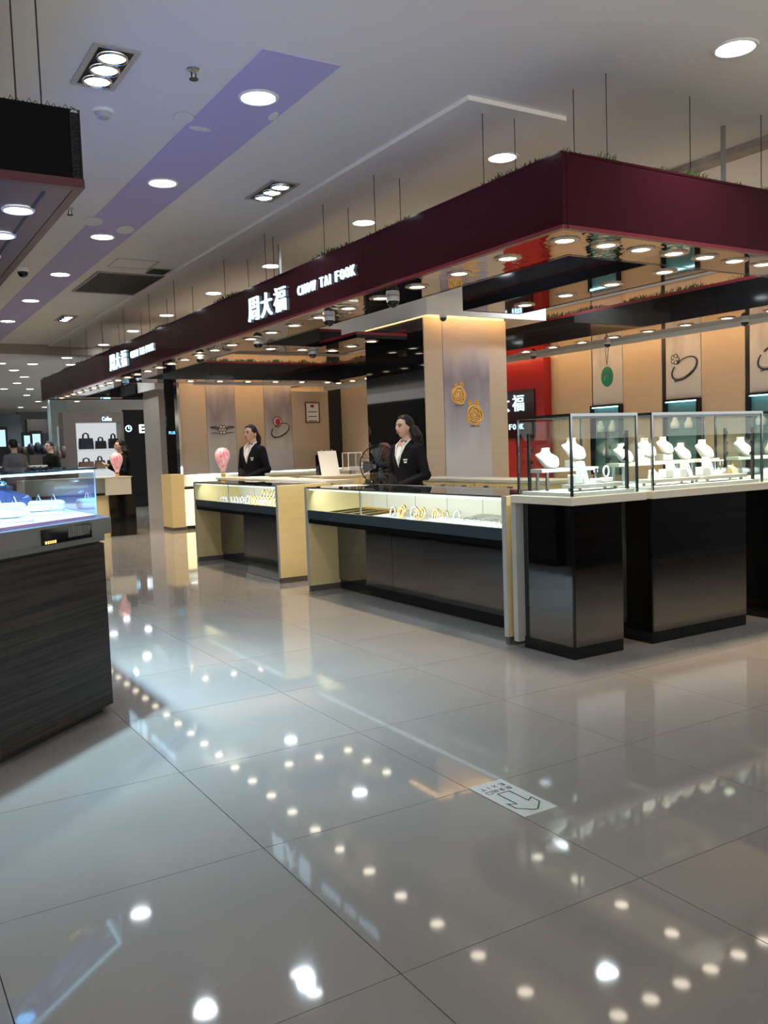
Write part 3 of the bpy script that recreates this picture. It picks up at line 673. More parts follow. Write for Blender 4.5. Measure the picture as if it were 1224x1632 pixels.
part('crest', MB().box(mx-0.035, mx+0.035, YW-0.013, YW-0.0101, q0.z-0.10, q0.z-0.05), M_INKR, t)
for k in range(3): part('text_line', MB().box(mx-0.09, mx+0.09, YW-0.012, YW-0.0101, q0.z-0.19-k*0.085, q0.z-0.175-k*0.085), M_INK, t)

# poster wall (X = 8.2) and the red sign wall
XW = 8.2
wb = struct('wall_right', MB().box(XW+0.012, XW+0.2, 3.0, 15.0, 0, 3.0), M_WALL)
yy = [onX(px, 620, XW).y for px in (890, 945, 993, 1057, 1062, 1118, 1190, 1195)]
ypan = [(9.0, yy[0]+0.004), (yy[0], yy[1]+0.02), (yy[2]-0.003, yy[3]+0.02), (yy[5]-0.003, yy[6]+0.02), (yy[7]-0.52, 4.9), (4.3, 3.4)]
for a, b in ypan:
    part('wall_panel', MB().box(XW, XW+0.0115, b, a, 0.05, 2.99), M_WALL, wb)
part('gap_strip', MB().box(XW+0.005, XW+0.0115, yy[1]-0.0, yy[1]+0.017, 0, 2.99), M_BLACKM, wb)
part('gap_strip', MB().box(XW+0.005, XW+0.0115, yy[3]-0.03, yy[3]+0.017, 0, 2.99), M_BLACKM, wb)
part('gap_strip', MB().box(XW+0.005, XW+0.0115, yy[6]-0.03, yy[6]+0.017, 0, 2.99), M_BLACKM, wb)
part('warm_led_strip', MB().box(7.835, 7.85, 4.2, 10.6, 2.445, 2.455), MATS['warm_led'], wb)
niche_y = [(yy[2], yy[1]), (yy[5], yy[4]), (yy[7]-0.52, yy[7])]
labs = ['poster of a green jade pendant on a thin chain on the poster wall', 'poster of a small diamond ring on the poster wall', 'poster of a silver ring cut off by the frame edge on the poster wall']
for (a, b), lab, kind in zip(niche_y, labs, ('jade', 'diamond', 'ruby2')):
    t = thing('wall_poster', lab, 'poster', (XW, (a+b)/2, 1.66), 'jewellery wall posters')
    part('sheet', MB().box(XW-0.004, XW+0.0115, a+0.004, b-0.004, 1.68, 2.98), M_P2, t)
    cy = (a+b)/2
    if kind == 'jade':
        z = onX(971, 600, XW).z
        part('jade_disc', MB().lathe([(0.100, 0), (0.098, 0.008), (0.03, 0.014), (0.006, 0.010)], 26).xf(Matrix.Translation((XW-0.0045, cy, z)) @ Matrix.Rotation(-math.pi/2, 4, 'Y') @ Matrix.Scale(1.25, 4, (1, 0, 0))), mat('print_jade', (0.02, 0.20, 0.12), 0.3), t)
        part('chain', MB().tube([(XW-0.006, cy+0.05, z+0.62), (XW-0.006, cy+0.02, z+0.28), (XW-0.006, cy, z+0.15)], 0.003, 5).tube([(XW-0.006, cy-0.05, z+0.62), (XW-0.006, cy-0.02, z+0.28), (XW-0.006, cy, z+0.15)], 0.003, 5), M_INK, t)
        part('star_bail', MB().tube([(XW-0.019, cy, z+0.04), (XW-0.019, cy-0.035, z-0.04)], 0.006, 4).tube([(XW-0.019, cy, z+0.04), (XW-0.019, cy+0.035, z-0.04)], 0.006, 4).tube([(XW-0.019, cy-0.05, z+0.01), (XW-0.019, cy+0.05, z+0.01)], 0.005, 4), M_SILVER, t)
    else:
        ring_art(t, (XW-0.004, cy, onX(1090, 583, XW).z if kind == 'diamond' else onX(1215, 565, XW).z), ((0, -1, 0), (-1, 0, 0)), 0.20, 'diamond' if kind == 'diamond' else 'ring')
    # lit niche below the poster
    nn = thing('display_niche', lab.replace('poster of a', 'teal-lit glass display niche under the').split(' on ')[0] + ' poster', 'display niche', (XW, cy, 0.9), 'teal-lit wall niches')
    part('back', MB().box(XW-0.0005, XW+0.0115, a+0.03, b-0.004, 0.80, 1.665), mat('niche_back', (0.10, 0.22, 0.24), 0.3), nn)
    part('frame', MB().box(XW-0.06, XW-0.0008, a, a+0.028, 0.80, 1.665).box(XW-0.06, XW-0.0008, b-0.02, b, 0.80, 1.665).box(XW-0.06, XW-0.0008, a+0.028, b-0.02, 1.65, 1.665), M_BLACK, nn)
    for zz in (1.32, 1.02): part('glass_shelf', MB().box(XW-0.055, XW-0.001, a+0.03, b-0.022, zz, zz+0.012), glassm('teal_glass', (0.6, 0.95, 0.92)), nn)
    part('led', MB().box(XW-0.05, XW-0.04, a+0.04, b-0.03, 1.635, 1.645), glow('teal_led', (0.45, 0.95, 1.0), 7, True), nn)
    for k, (f, zz) in enumerate([(0.3, 1.333), (0.7, 1.333), (0.5, 1.033)]):
        part('display_bust', MB().lathe([(0.05, 0), (0.055, 0.05), (0.03, 0.10), (0.02, 0.14)], 12, (XW-0.03, a+(b-a)*f, zz)), M_VELVET, nn, True); nn.children[-1].scale = (1, 1, 1)
rw = struct('wall_sign_red', MB().box(XW-0.13, XW-0.002, yy[0]+0.14, 10.6, 0, 2.37), M_RED)
part('sign_board', MB().box(XW-0.15, XW-0.1305, yy[0]+0.32, 10.5, 1.30, 1.96), mat('dark_sign_board', (0.025, 0.004, 0.008), 0.15), rw)
t = thing('red_wall_sign', 'white lit characters on the dark board of the red wall behind the column', 'sign', (XW-0.16, 9.5, 1.4), 'white lit shop signs')
pa, pb = onX(817, 656, XW-0.16), onX(835, 628, XW-0.16)
cw = pa.y - pb.y
for k, c in enumerate('周大福'): put_text('character', c, Vector((XW-0.158, pa.y + (2-k)*cw*1.25, pa.z)), FACE_NX, M_LETTER, t, cw*0.95, pb.z-pa.z, 0.016, 0.006)
pc, pd = onX(813, 685, XW-0.16), onX(835, 675, XW-0.16)
word(t, 'CHOW TAI FOOK', Vector((XW-0.156, pc.y + (pc.y-pd.y)*2.3, pc.z)), FACE_NX, M_LETTER, (pc.y-pd.y)*3.25, pd.z-pc.z, 0.35, 0.012, 0.004)
struct('wall_end', MB().box(-6, 16, 47.5, 48, 0, 3.17), mat('far_wall', (0.20, 0.24, 0.24), 0.6))
# cameras hanging under the canopy
for px, py, lab in [(411, 548, 'dome camera under the canopy below the nearer lit sign'), (319, 573, 'dome camera under the canopy left of the far canopy arm'), (524, 510, 'dome camera under the canopy beside the white column crown'), (626, 478, 'dome camera under the canopy nearest the front corner'), (498, 565, 'dome camera under the canopy cross arm')]:
    p = onZ(px, py-6, ZB); dome(p.x, p.y, ZB-0.003, lab, 0.05)
p = onZ(714, 500, 2.60); dome(p.x, 7.683, 2.60, 'small dark dome camera under the white column crown', 0.04)
for px, py, lab in [(968, 553, 'small dome camera above the jade pendant poster'), (1187, 519, 'small dome camera at top of the poster wall near the right edge'), (850, 573, 'small dome camera in front of the red sign wall')]:
    p = onX(px, py-8, 7.72); dome(7.72, p.y, ZB-0.003, lab, 0.04)
# ------------------------------------------------------------------ glass-topped counters along the aisle
def counter(label, y0, y1, panes, x0=3.40, depth=0.56, lit=(0.93, 0.97, 1.0)):
    x1 = x0 + depth; t = thing('jewellery_counter', label, 'counter', (x0+depth/2, (y0+y1)/2, 0), 'glass jewellery counters along the aisle')
    for a in (y0, y1-0.04):
        p = part('end_panel', MB().box(x0, x1, a, a+0.04, 0.05, 0.915, 0.002), M_CREAM, t)
        part('edge_band', MB().box(x0-0.004, x0-0.0002, a, a+0.04, 0.05, 0.915), M_GREYP, p)
        part('plinth', MB().box(x0+0.005, x1, a+0.003, a+0.037, 0, 0.0498), M_BROWN, p)
    a, b = y0+0.042, y1-0.042
    part('base_body', MB().box(x0+0.30, x1, a, b, 0.08, 0.60), M_BLACKM, t)
    n = max(2, round((b-a)/1.7)); splits = [a, a+(b-a)*0.66, b]
    for p, q in zip(splits, splits[1:]): part('base_panel', MB().box(x0+0.286, x0+0.2995, p+0.003, q-0.003, 0.085, 0.60), M_BASE, t)
    part('toe_kick', MB().box(x0+0.30, x1, a, b, 0, 0.0798), M_BLACK, t)
    part('deck', MB().box(x0+0.004, x1, a, b, 0.602, 0.64), M_BLACK, t)
    s = part('sill', MB().box(x0+0.001, x0+0.03, a, b, 0.6402, 0.715), M_SILL, t)
    part('display_floor', MB().box(x0+0.031, x1-0.02, a, b, 0.6402, 0.685), M_VELVET, t)
    bk = part('back_panel', MB().box(x1-0.02, x1-0.001, a, b, 0.6402, 0.905), M_IVORY, t)
    m = 6 if b-a > 2.5 else 5
    for k in range(1, m): yk = a+(b-a)*k/m; part('drawer_joint', MB().box(x1-0.0225, x1-0.0202, yk-0.003, yk+0.003, 0.69, 0.90), M_GREYP, bk)
    cut = [a] + [a+(b-a)*f for f in panes] + [b]
    for p, q in zip(cut, cut[1:]): part('front_glass', MB().box(x0+0.002, x0+0.008, p+0.002, q-0.002, 0.7155, 0.905), M_GLASS, t)
    for f in panes: part('glass_joint', MB().box(x0+0.0085, x0+0.02, a+(b-a)*f-0.005, a+(b-a)*f+0.005, 0.7155, 0.905), M_STEEL, t)
    part('top_glass', MB().box(x0-0.002, x1-0.021, a, b, 0.9055, 0.9155), M_SMOKE, t)
    part('top_board', MB().box(x1-0.02, x1+0.002, y0+0.041, y1-0.041, 0.9055, 0.918), M_BROWN, t)
    led = part('led_tube', MB().box(x0+0.012, x0+0.022, a+0.02, b-0.02, 0.888, 0.898), glow('led_tube_white', lit, 1.5), t)
    L = bpy.data.lights.new('counter_led', 'AREA'); L.shape = 'RECTANGLE'; L.size = b-a-0.1; L.size_y = 0.14; L.energy = P_CASE*(b-a); L.color = lit
    lo = bpy.data.objects.new('counter_led', L); C.objects.link(lo); lo.parent = t
    z = -Vector((0.9, 0, -0.42)).normalized(); x = Vector((0, 1, 0)); y = z.cross(x); loc = Vector((x0+0.06, (a+b)/2, 0.878)) - ORG[t.name]
    lo.matrix_local = Matrix(((x.x, y.x, z.x, loc.x), (x.y, y.y, z.y, loc.y), (x.z, y.z, z.z, loc.z), (0, 0, 0, 1)))
    return t, a, b, x0, x1
ca = counter('long glass-topped jewellery counter with bangles nearest the tall cases', 4.18, 6.93, [0.66])
cb = counter('shorter glass-topped counter with two rows of gold bangles in the middle of the aisle edge', 7.50, 9.80, [0.55])

# bangles standing in rows
bang = None
def bangle(x, y, z, R, m, label, group, tilt=0.25):
    mb = MB().torus((0, 0, R), R, R*0.16, 'x', 22, 6)
    o = single('bangle', mb, m, label, 'bangle', group, smooth=True)
    o.location = (x, y, z); o.rotation_euler = (0, tilt, random.uniform(-0.10, 0.10)); return o
ZD = 0.686
k = 0
for i in range(13):
    bangle(3.68 + 0.05*math.sin(i*1.7), 5.95 - i*0.066, ZD, 0.036 + 0.006*(i % 3 == 1), M_GOLD if i % 4 else M_SILVER, f'{nth(i)} bangle from the far end of the standing row in the long counter', 'bangles in the long counter')
me_b = None
for r, (x, z) in enumerate([(3.60, ZD+0.001), (3.78, ZD+0.051)]):
    for i in range(15):
        bangle(x, 8.725 - i*0.0805, z, 0.042, M_GOLD if (i + r) % 5 else M_SILVER, f'{nth(i)} bangle from the glass joint in the {"front" if r == 0 else "raised back"} row of the middle counter', 'bangles in the middle counter')
single('bangle_riser', MB().box(3.70, 3.88, 7.57, 8.80, ZD, ZD+0.05, 0.004), M_VELVET, 'long white riser under the back row of bangles in the middle counter', 'riser')
for i in range(9):
    bangle(3.66, 9.62 - i*0.085, ZD+0.001, 0.032, M_SILVER, f'{nth(i)} silver bangle from the far end of the middle counter', 'silver bangles in the middle counter')
# flat trays of chains and rings
def tray(x0, x1, y0, y1, z, mats, label, n, slope=0.02, ringy=False):
    t = thing('jewellery_tray', label, 'tray', ((x0+x1)/2, (y0+y1)/2, z), 'jewellery trays')
    part('pad', MB().add([(x0, y0, z), (x1, y0, z), (x1, y1, z), (x0, y1, z), (x0, y0, z+0.012), (x1, y0, z+0.012+slope), (x1, y1, z+0.012+slope), (x0, y1, z+0.012)], [(3, 2, 1, 0), (4, 5, 6, 7), (0, 1, 5, 4), (1, 2, 6, 5), (2, 3, 7, 6), (3, 0, 4, 7)]), mats[0], t)
    for i in range(n):
        y = y0 + (y1-y0)*(i+0.5)/n
        if ringy:
            for q in range(3):
                x = x0 + (x1-x0)*(q+0.5)/3; part('ring', MB().torus((x, y, z+0.02+slope*(q+0.5)/3), 0.010, 0.002, 'y', 10, 4), mats[1], t)
        else:
            part('chain', MB().tube([(x0+0.01, y, z+0.014), (x0+(x1-x0)*0.5, y+0.006*math.sin(i*2.0), z+0.014+slope*0.5), (x1-0.01, y, z+0.014+slope)], 0.003, 5), mats[1], t)
    return t
M_TD = mat('dark_tray_cloth', (0.10, 0.09, 0.08), 0.6); M_TB = mat('blue_tray_cloth', (0.20, 0.22, 0.34), 0.6)
tl = ['flat white tray of gold chains at the far end of the long counter', 'second white tray of gold chains from the far end of the long counter', 'third tray of gold chains from the far end of the long counter', 'dark strip tray of chains beside the glass joint in the long counter']
for i, l in enumerate(tl): tray(3.47, 3.90, 6.55-i*0.19, 6.70-i*0.19+0.02, ZD, (M_VELVET, M_GOLD), l, 6)
for i in range(4): tray(3.72, 3.93, 4.27+i*0.22, 4.46+i*0.22, ZD+0.0005, (M_TB if i == 1 else M_VELVET, M_SILVER), f'{nth(i)} back tray of silver chains from the near end of the long counter', 6, 0.03)
for i in range(6): tray(3.46, 3.66, 4.25+i*0.17, 4.40+i*0.17, ZD+0.0005, (M_VELVET, M_SILVER), f'{nth(i)} front tray of small rings from the near end of the long counter', 4, 0.015, True)

# things lying on the long counter
t = thing('desk_stapler', 'small black stapler lying on the far end of the long counter', 'stapler', (3.935, 6.72, 0.9185))
q = Vector((3.935, 6.72, 0.9185))
part('base', MB().box(q.x-0.02, q.x+0.02, q.y-0.07, q.y+0.07, 0.9185, 0.927), M_BLACKM, t); part('arm', MB().box(q.x-0.017, q.x+0.017, q.y-0.065, q.y+0.06, 0.9275, 0.952, 0.006), M_BLACK, t)
single('paper_sheet', MB().box(3.62, 3.83, 6.55, 6.86, 0.9158, 0.9168), M_PAPER, 'white sheet of paper on the far end of the long counter top', 'paper')

# ------------------------------------------------------------------ tall glass cases
def tall_case(label, x0, x1, bx0, bx1, y0=3.63, y1=4.08, posts=True, power=16.0, bright=(1.0, 0.95, 0.86)):
    t = thing('tall_display_case', label, 'display case', ((x0+x1)/2, (y0+y1)/2, 0), 'tall glass jewellery cases')
    b = part('base_cabinet', MB().box(bx0+0.008, bx1-0.008, y0+0.03, y1, 0.07, 0.878), M_BLACKM, t)
    part('front_glass_panel', MB().box(bx0+0.008, bx1-0.008, y0+0.018, y0+0.0295, 0.072, 0.878), M_BASE, b)
    part('side_glass_panel', MB().box(bx0-0.004, bx0+0.0075, y0+0.03, y1-0.05, 0.072, 0.878), M_BASE, b)
    part('corner_strip', MB().box(bx0-0.004, bx0+0.0075, y0+0.018, y0+0.0295, 0.072, 0.878), M_BLACK, b)
    part('plinth', MB().box(bx0+0.0, bx1-0.004, y0+0.024, y1, 0.0, 0.07), M_BLACK, t)
    part('rear_panel', MB().box(bx0-0.05, bx1+0.02, y1+0.001, y1+0.041, 0.04, 0.878), M_GREYP, t)
    part('slab', MB().box(x0-0.04, x1+0.04, y0-0.04, y1+0.035, 0.8785, 0.925, 0.003), M_IVORY, t)
    part('display_floor', MB().box(x0+0.012, x1-0.012, y0+0.012, y1-0.012, 0.9255, 0.945), M_VELVET, t)
    za, zb = 0.9255, 1.385; r = 0.006
    for xx in (x0, x1):
        for yy_ in (y0, y1): part('corner_post', MB().box(xx-r, xx+r, yy_-r, yy_+r, za, zb), mat('dark_chrome', (0.35, 0.38, 0.40), 0.15, 1.0), t)
    f = MB()
    for yy_ in (y0, y1): f.box(x0+r, x1-r, yy_-r, yy_+r, zb-0.016, zb)
    for xx in (x0, x1): f.box(xx-r, xx+r, y0+r, y1-r, zb-0.016, zb)
    part('top_frame', f, MATS['dark_chrome'], t)
    part('glass_pane', MB().box(x0+r, x1-r, y0-0.003, y0+0.003, za, zb-0.0165), M_GLASS, t)
    part('glass_pane', MB().box(x0+r, x1-r, y1-0.003, y1+0.003, za, zb-0.0165), M_GLASS, t)
    part('glass_pane', MB().box(x0-0.003, x0+0.003, y0+r, y1-r, za, zb-0.0165), M_GLASS, t)
    part('glass_pane', MB().box(x1-0.003, x1+0.003, y0+r, y1-r, za, zb-0.0165), M_GLASS, t)
    part('glass_top', MB().box(x0+r, x1-r, y0+r, y1-r, zb-0.006, zb), M_GLASS, t)
    for xx, yy_ in ((x0+0.05, y1-0.04), (x1-0.045, y0+0.035)):
        p = part('lamp_post', MB().box(xx-0.008, xx+0.008, yy_-0.008, yy_+0.008, 0.9455, 1.285), M_BLACKM, t)
        for zz in (1.27, 1.20, 1.13):
            part('spot_head', MB().cyl((xx, yy_, zz), (xx + (0.025 if xx < (x0+x1)/2 else -0.025), yy_, zz-0.02), 0.008, 8), M_BLACK, p)
    for xx in (x0+0.10, x1-0.10) if x1-x0 < 0.7 else (x0+0.12, (x0+x1)/2, x1-0.12):
        lamp('case_spot', 'SPOT', (xx, y0+0.05, 1.355), power, bright, t, 0.012, 100, 0.6, aim=(xx, y0+0.26, 0.95))
    return t
tall_case('narrow tall glass jewellery case on smoked black base at the corner', 3.42, 3.93, 3.44, 3.83, power=12.0, bright=(0.88, 0.97, 1.0))
tall_case('wide tall glass jewellery case with several white busts right of the corner case', 4.06, 5.08, 4.07, 4.95, power=13.0)
tall_case('tall glass jewellery case cut off by the right picture edge', 5.20, 6.25, 5.22, 6.15, power=14.0)
# pale stiles between the cases
def riser(x0, x1, y0, y1, z0, z1, label, legs=True):
    t = thing('riser', label, 'riser', ((x0+x1)/2, (y0+y1)/2, z0), 'jewellery risers')
    part('shelf', MB().box(x0, x1, y0, y1, z1-0.022, z1, 0.002), M_GREYV, t)
    for xx in (x0+0.05, x1-0.05) if x1-x0 > 0.2 else (x0+0.02, x1-0.02):
        for yy_ in (y0+0.012, y1-0.012): part('leg', MB().box(xx-0.008, xx+0.008, yy_-0.006, yy_+0.006, z0, z1-0.0222), M_STEEL, t)
Z0 = 0.9452
def bust(x, y, z, s, rz, label):
    """necklace bust: shoulders, sloping chest and short neck on a flat back"""
    t = thing('necklace_bust', label, 'bust', (x, y, z), 'white necklace busts', rz)
    rings = []
    prof = [(0.0, 0.030, 0.022, -0.030), (0.006, 0.046, 0.032, -0.030), (0.025, 0.066, 0.040, -0.026), (0.050, 0.082, 0.042, -0.018), (0.078, 0.098, 0.038, -0.007), (0.096, 0.104, 0.031, 0.001), (0.108, 0.094, 0.026, 0.006), (0.118, 0.068, 0.024, 0.010), (0.126, 0.044, 0.024, 0.012), (0.138, 0.034, 0.024, 0.013), (0.158, 0.031, 0.022, 0.012), (0.166, 0.033, 0.024, 0.011), (0.168, 0.028, 0.019, 0.011)]
    for zz, rx, ry, oy in prof: rings.append([(s*1.05*rx*math.cos(2*math.pi*i/20), s*(oy + ry*math.sin(2*math.pi*i/20)), s*(0.80*zz - 0.22*min(1, zz/0.02)*(zz < 0.13)*max(0, 1-zz/0.2)*rx*math.cos(2*math.pi*i/20)*min(1.0, zz/0.05))) for i in range(20)])
    me = MB().loft(rings).mesh('torso'); o = part('torso', me, M_VELVET, t, True)
    mb = MB().tube([(s*0.034*math.cos(a), s*(0.0-0.045*abs(math.sin(a))), s*(0.098 + 0.060*(-abs(math.sin(a))))) for a in [math.pi*i/12 for i in range(13)]], s*0.0022, 5)
    part('necklace', mb.mesh('necklace'), M_SILVER, t, True)
    part('pendant', MB().ell((0, -s*0.050, s*0.034), s*0.008, s*0.005, s*0.011, 8, 6).mesh('pendant'), M_SILVER, t, True)
    return t
def earring_stand(x, y, z, label):
    t = thing('earring_stand', label, 'stand', (x, y, z), 'small earring stands')
    part('base', MB().lathe([(0.030, z), (0.032, z+0.02), (0.028, z+0.026)], 16, (x, y, 0)), M_VELVET, t, 'auto')
    part('post', MB().cyl((x, y, z+0.026), (x, y, z+0.085), 0.003, 6), M_STEEL, t)
    part('bar', MB().box(x-0.024, x+0.024, y-0.006, y+0.006, z+0.085, z+0.094), M_WHITE, t)
    for s in (-1, 1): part('earring', MB().tube([(x+s*0.014, y-0.007, z+0.086), (x+s*0.014, y-0.007, z+0.062)], [0.0015, 0.004], 6), M_SILVER, t)
def ring_stand(x, y, z, label):
    t = thing('bracelet_stand', label, 'stand', (x, y, z), 'small bracelet stands')
    part('base', MB().box(x-0.034, x+0.034, y-0.025, y+0.025, z, z+0.028, 0.005), M_VELVET, t)
    part('hoop', MB().torus((x, y, z+0.062), 0.027, 0.006, 'y', 22, 8, 0.8, 1.15), M_WHITE, t, True)
def ramp_stand(x, y, z, h, label):
    t = thing('ramp_stand', label, 'stand', (x, y, z), 'white ramp stands')
    part('block', MB().box(x-0.05, x+0.02, y-0.03, y+0.03, z, z+0.055, 0.004), M_VELVET, t)
    part('ramp', MB().add([(x+0.021, y-0.045, z), (x+0.055, y-0.045, z), (x+0.055, y+0.03, z), (x+0.021, y+0.03, z), (x+0.016, y+0.005, z+h), (x+0.06, y+0.005, z+h), (x+0.06, y+0.03, z+h), (x+0.016, y+0.03, z+h)], [(3, 2, 1, 0), (4, 5, 6, 7), (0, 1, 5, 4), (1, 2, 6, 5), (2, 3, 7, 6), (3, 0, 4, 7)]), M_VELVET, t)
    part('chain', MB().tube([(x+0.026, y+0.002, z+h), (x+0.034, y-0.022, z+h*0.5), (x+0.042, y-0.022, z+h*0.5), (x+0.05, y+0.002, z+h)], 0.002, 5), M_SILVER, t)
def ring_box(x, y, z, label, m=None):
    t = thing('ring_holder', label, 'holder', (x, y, z), 'small ring holders')
    part('wedge', MB().add([(x-0.03, y-0.025, z), (x+0.03, y-0.025, z), (x+0.03, y+0.025, z), (x-0.03, y+0.025, z), (x-0.028, y-0.012, z+0.03), (x+0.028, y-0.012, z+0.03), (x+0.025, y+0.02, z+0.055), (x-0.025, y+0.02, z+0.055)], [(3, 2, 1, 0), (4, 5, 6, 7), (0, 1, 5, 4), (1, 2, 6, 5), (2, 3, 7, 6), (3, 0, 4, 7)]), m or M_VELVET, t)
    part('ring', MB().torus((x, y, z+0.054), 0.010, 0.002, 'x', 12, 5), M_GOLD, t)
# corner case contents
riser(3.47, 3.90, 3.93, 4.04, Z0, 1.075, 'tall legged riser at the back of the corner case')
bust(3.56, 3.985, 1.0755, 0.92, 0.15, 'white necklace bust on the left of the tall riser in the corner case')
single('bust_block', MB().box(3.73, 3.81, 3.95, 4.02, 1.0755, 1.118, 0.003), M_GREYV, 'small grey block under the raised bust in the corner case', 'block')
bust(3.77, 3.985, 1.1185, 1.0, 0.2, 'white necklace bust raised on a grey block in the corner case')
riser(3.53, 3.91, 3.72, 3.83, Z0, 0.985, 'low riser at the front of the corner case')
ramp_stand(3.60, 3.775, 0.9855, 0.13, 'white ramp stand with a chain on the low riser in the corner case')
earring_stand(3.74, 3.775, 0.9855, 'earring stand on the low riser in the corner case')
ring_stand(3.83, 3.775, 0.9855, 'bracelet hoop stand on the low riser in the corner case')
# wide case contents
riser(4.10, 4.80, 3.93, 4.04, Z0, 1.085, 'long legged riser at the back of the wide case')
riser(4.85, 5.05, 3.93, 4.04, Z0, 1.085, 'short legged riser at the right of the wide case')
for i, (x, dz, s, lab) in enumerate([(4.19, 0, 0.9, 'leftmost white necklace bust in the wide case'), (4.40, 0.03, 0.9, 'white necklace bust second from left in the wide case'), (4.57, 0.045, 0.82, 'tall white necklace bust in the middle of the wide case'), (4.74, 0.0, 0.82, 'white necklace bust at the right end of the long riser in the wide case'), (4.955, 0.0, 0.95, 'white necklace bust on the short riser in the wide case')]):
    if dz: single('bust_block', MB().box(x-0.045, x+0.045, 3.95, 4.02, 1.0855, 1.085+dz, 0.003), M_GREYV, f'grey block under the {nth(i)} bust from left in the wide case', 'block', 'bust blocks')
    bust(x, 3.985, 1.0858+dz, s, 0.2, lab)
single('price_card', MB().box(4.27, 4.33, 3.935, 3.941, 1.0855, 1.17), M_PAPER, 'upright pale price card between busts in the wide case', 'card')
riser(4.12, 4.56, 3.70, 3.81, Z0, 0.985, 'low front riser on the left of the wide case')
riser(4.60, 5.03, 3.70, 3.81, Z0, 0.985, 'low front riser on the right of the wide case')
ring_box(4.22, 3.76, 0.9855, 'small white ring holder at left on the low riser of the wide case')
ramp_stand(4.34, 3.76, 0.9855, 0.10, 'white ramp stand at left on the low riser of the wide case')
ramp_stand(4.47, 3.76, 0.9855, 0.10, 'white ramp stand beside the gap between low risers of the wide case')
ramp_stand(4.68, 3.76, 0.9855, 0.115, 'tall white ramp stand at centre of the wide case')
earring_stand(4.84, 3.76, 0.9855, 'earring stand on the right low riser of the wide case')
ring_box(4.96, 3.76, 0.9855, 'wood-coloured ring holder on the right low riser of the wide case', mat('pale_wood', (0.50, 0.38, 0.24), 0.5))
riser(5.25, 5.9, 3.93, 4.04, Z0, 1.085, 'legged riser in the case at the right picture edge')
bust(5.36, 3.985, 1.0858, 1.0, 0.2, 'white necklace bust in the case at the right picture edge')
ring_box(5.33, 3.76, Z0+0.0005, 'small ring holder in the case at the right picture edge')

# ------------------------------------------------------------------ left display case with chamfered corner
def off(poly, d):
    n = len(poly); out = []
    for i in range(n):
        a, b, c = Vector(poly[i-1]), Vector(poly[i]), Vector(poly[(i+1) % n])
        e1, e2 = (b-a).normalized(), (c-b).normalized(); n1, n2 = Vector((e1.y, -e1.x)), Vector((e2.y, -e2.x))
        m = n1+n2; out.append(tuple(b + m*(2*d/m.length_squared)))
    return out
PL = [(-1.3, 3.79), (0.46, 3.79), (1.037, 4.315), (1.037, 6.3), (-1.3, 6.3)]
lf = thing('blue_lit_case', 'dark striped wood display case with blue-lit glass top', 'display case', (0.2, 5.0, 0))
part('toe_kick', MB().prism(off(PL, -0.05), 0, 0.04), M_BLACKM, lf)
part('wood_body', MB().prism(PL, 0.0402, 0.825), M_WOOD, lf)
part('shadow_gap', MB().prism(off(PL, -0.02), 0.8252, 0.838), M_BLACKM, lf)
part('lower_ledge', MB().prism(off(PL, 0.004), 0.8382, 0.872), M_LEDGE, lf)
part('upper_ledge', MB().prism(off(PL, 0.035), 0.8722, 0.948), M_LEDGE, lf)
GP = off(PL, -0.02)
part('display_floor', MB().prism(off(PL, -0.03), 0.9482, 0.962), mat('lilac_lit_felt', (0.62, 0.40, 0.66), 0.7), lf)  # white floor; the purple case light is put into its colour
A0, A1, A2 = Vector(GP[1]), Vector(GP[2]), Vector(GP[3])
def pane(a, b, z0, z1, th=0.006, name='glass_pane', m=None, par=lf):
    e = (b-a).normalized(); nv = Vector((-e.y, e.x))*th; return part(name, MB().prism([tuple(a), tuple(b), tuple(b+nv), tuple(a+nv)], z0, z1), m or M_GLASSB, par)
G0 = Vector(GP[0])
pane(G0, A0, 0.9625, 1.178); pane(A0, A1, 0.9625, 1.178); pane(A1, A2, 0.9625, 1.178)
part('glass_top', MB().prism(off(PL, -0.012), 1.1785, 1.188), glassm('blue_top_glass', (0.35, 0.60, 0.80), 1.6), lf)
for a, b in ((G0, A0), (A0, A1), (A1, A2)):
    e = (b-a).normalized(); nv = Vector((-e.y, e.x)); a2, b2 = a + nv*0.008, b + nv*0.008
    part('led_strip', MB().prism([tuple(a2), tuple(b2), tuple(b2+nv*0.01), tuple(a2+nv*0.01)], 1.166, 1.176), glow('blue_white_led', (0.45, 0.85, 1.0), 3.5), lf)
part('glass_edge', MB().cyl((*(A1+Vector((-0.004, 0.0))), 0.9625), (*(A1+Vector((-0.004, 0.0))), 1.178), 0.003, 6), mat('edge_glow_glass', (0.5, 0.75, 0.9), 0.1), lf)
for q in (0.25, 0.75):
    m = A0.lerp(A1, q) + Vector((-0.10, 0.12))
    lamp('case_led', 'AREA', (m.x, m.y, 1.165), 6.0, (0.50, 0.74, 1.0), lf, 0.3, aim=(m.x-0.05, m.y+0.15, 0.96))
lamp('case_led', 'AREA', (0.55, 5.2, 1.165), 9.0, (0.55, 0.70, 1.0), lf, 0.5, aim=(0.55, 5.2, 0.9))
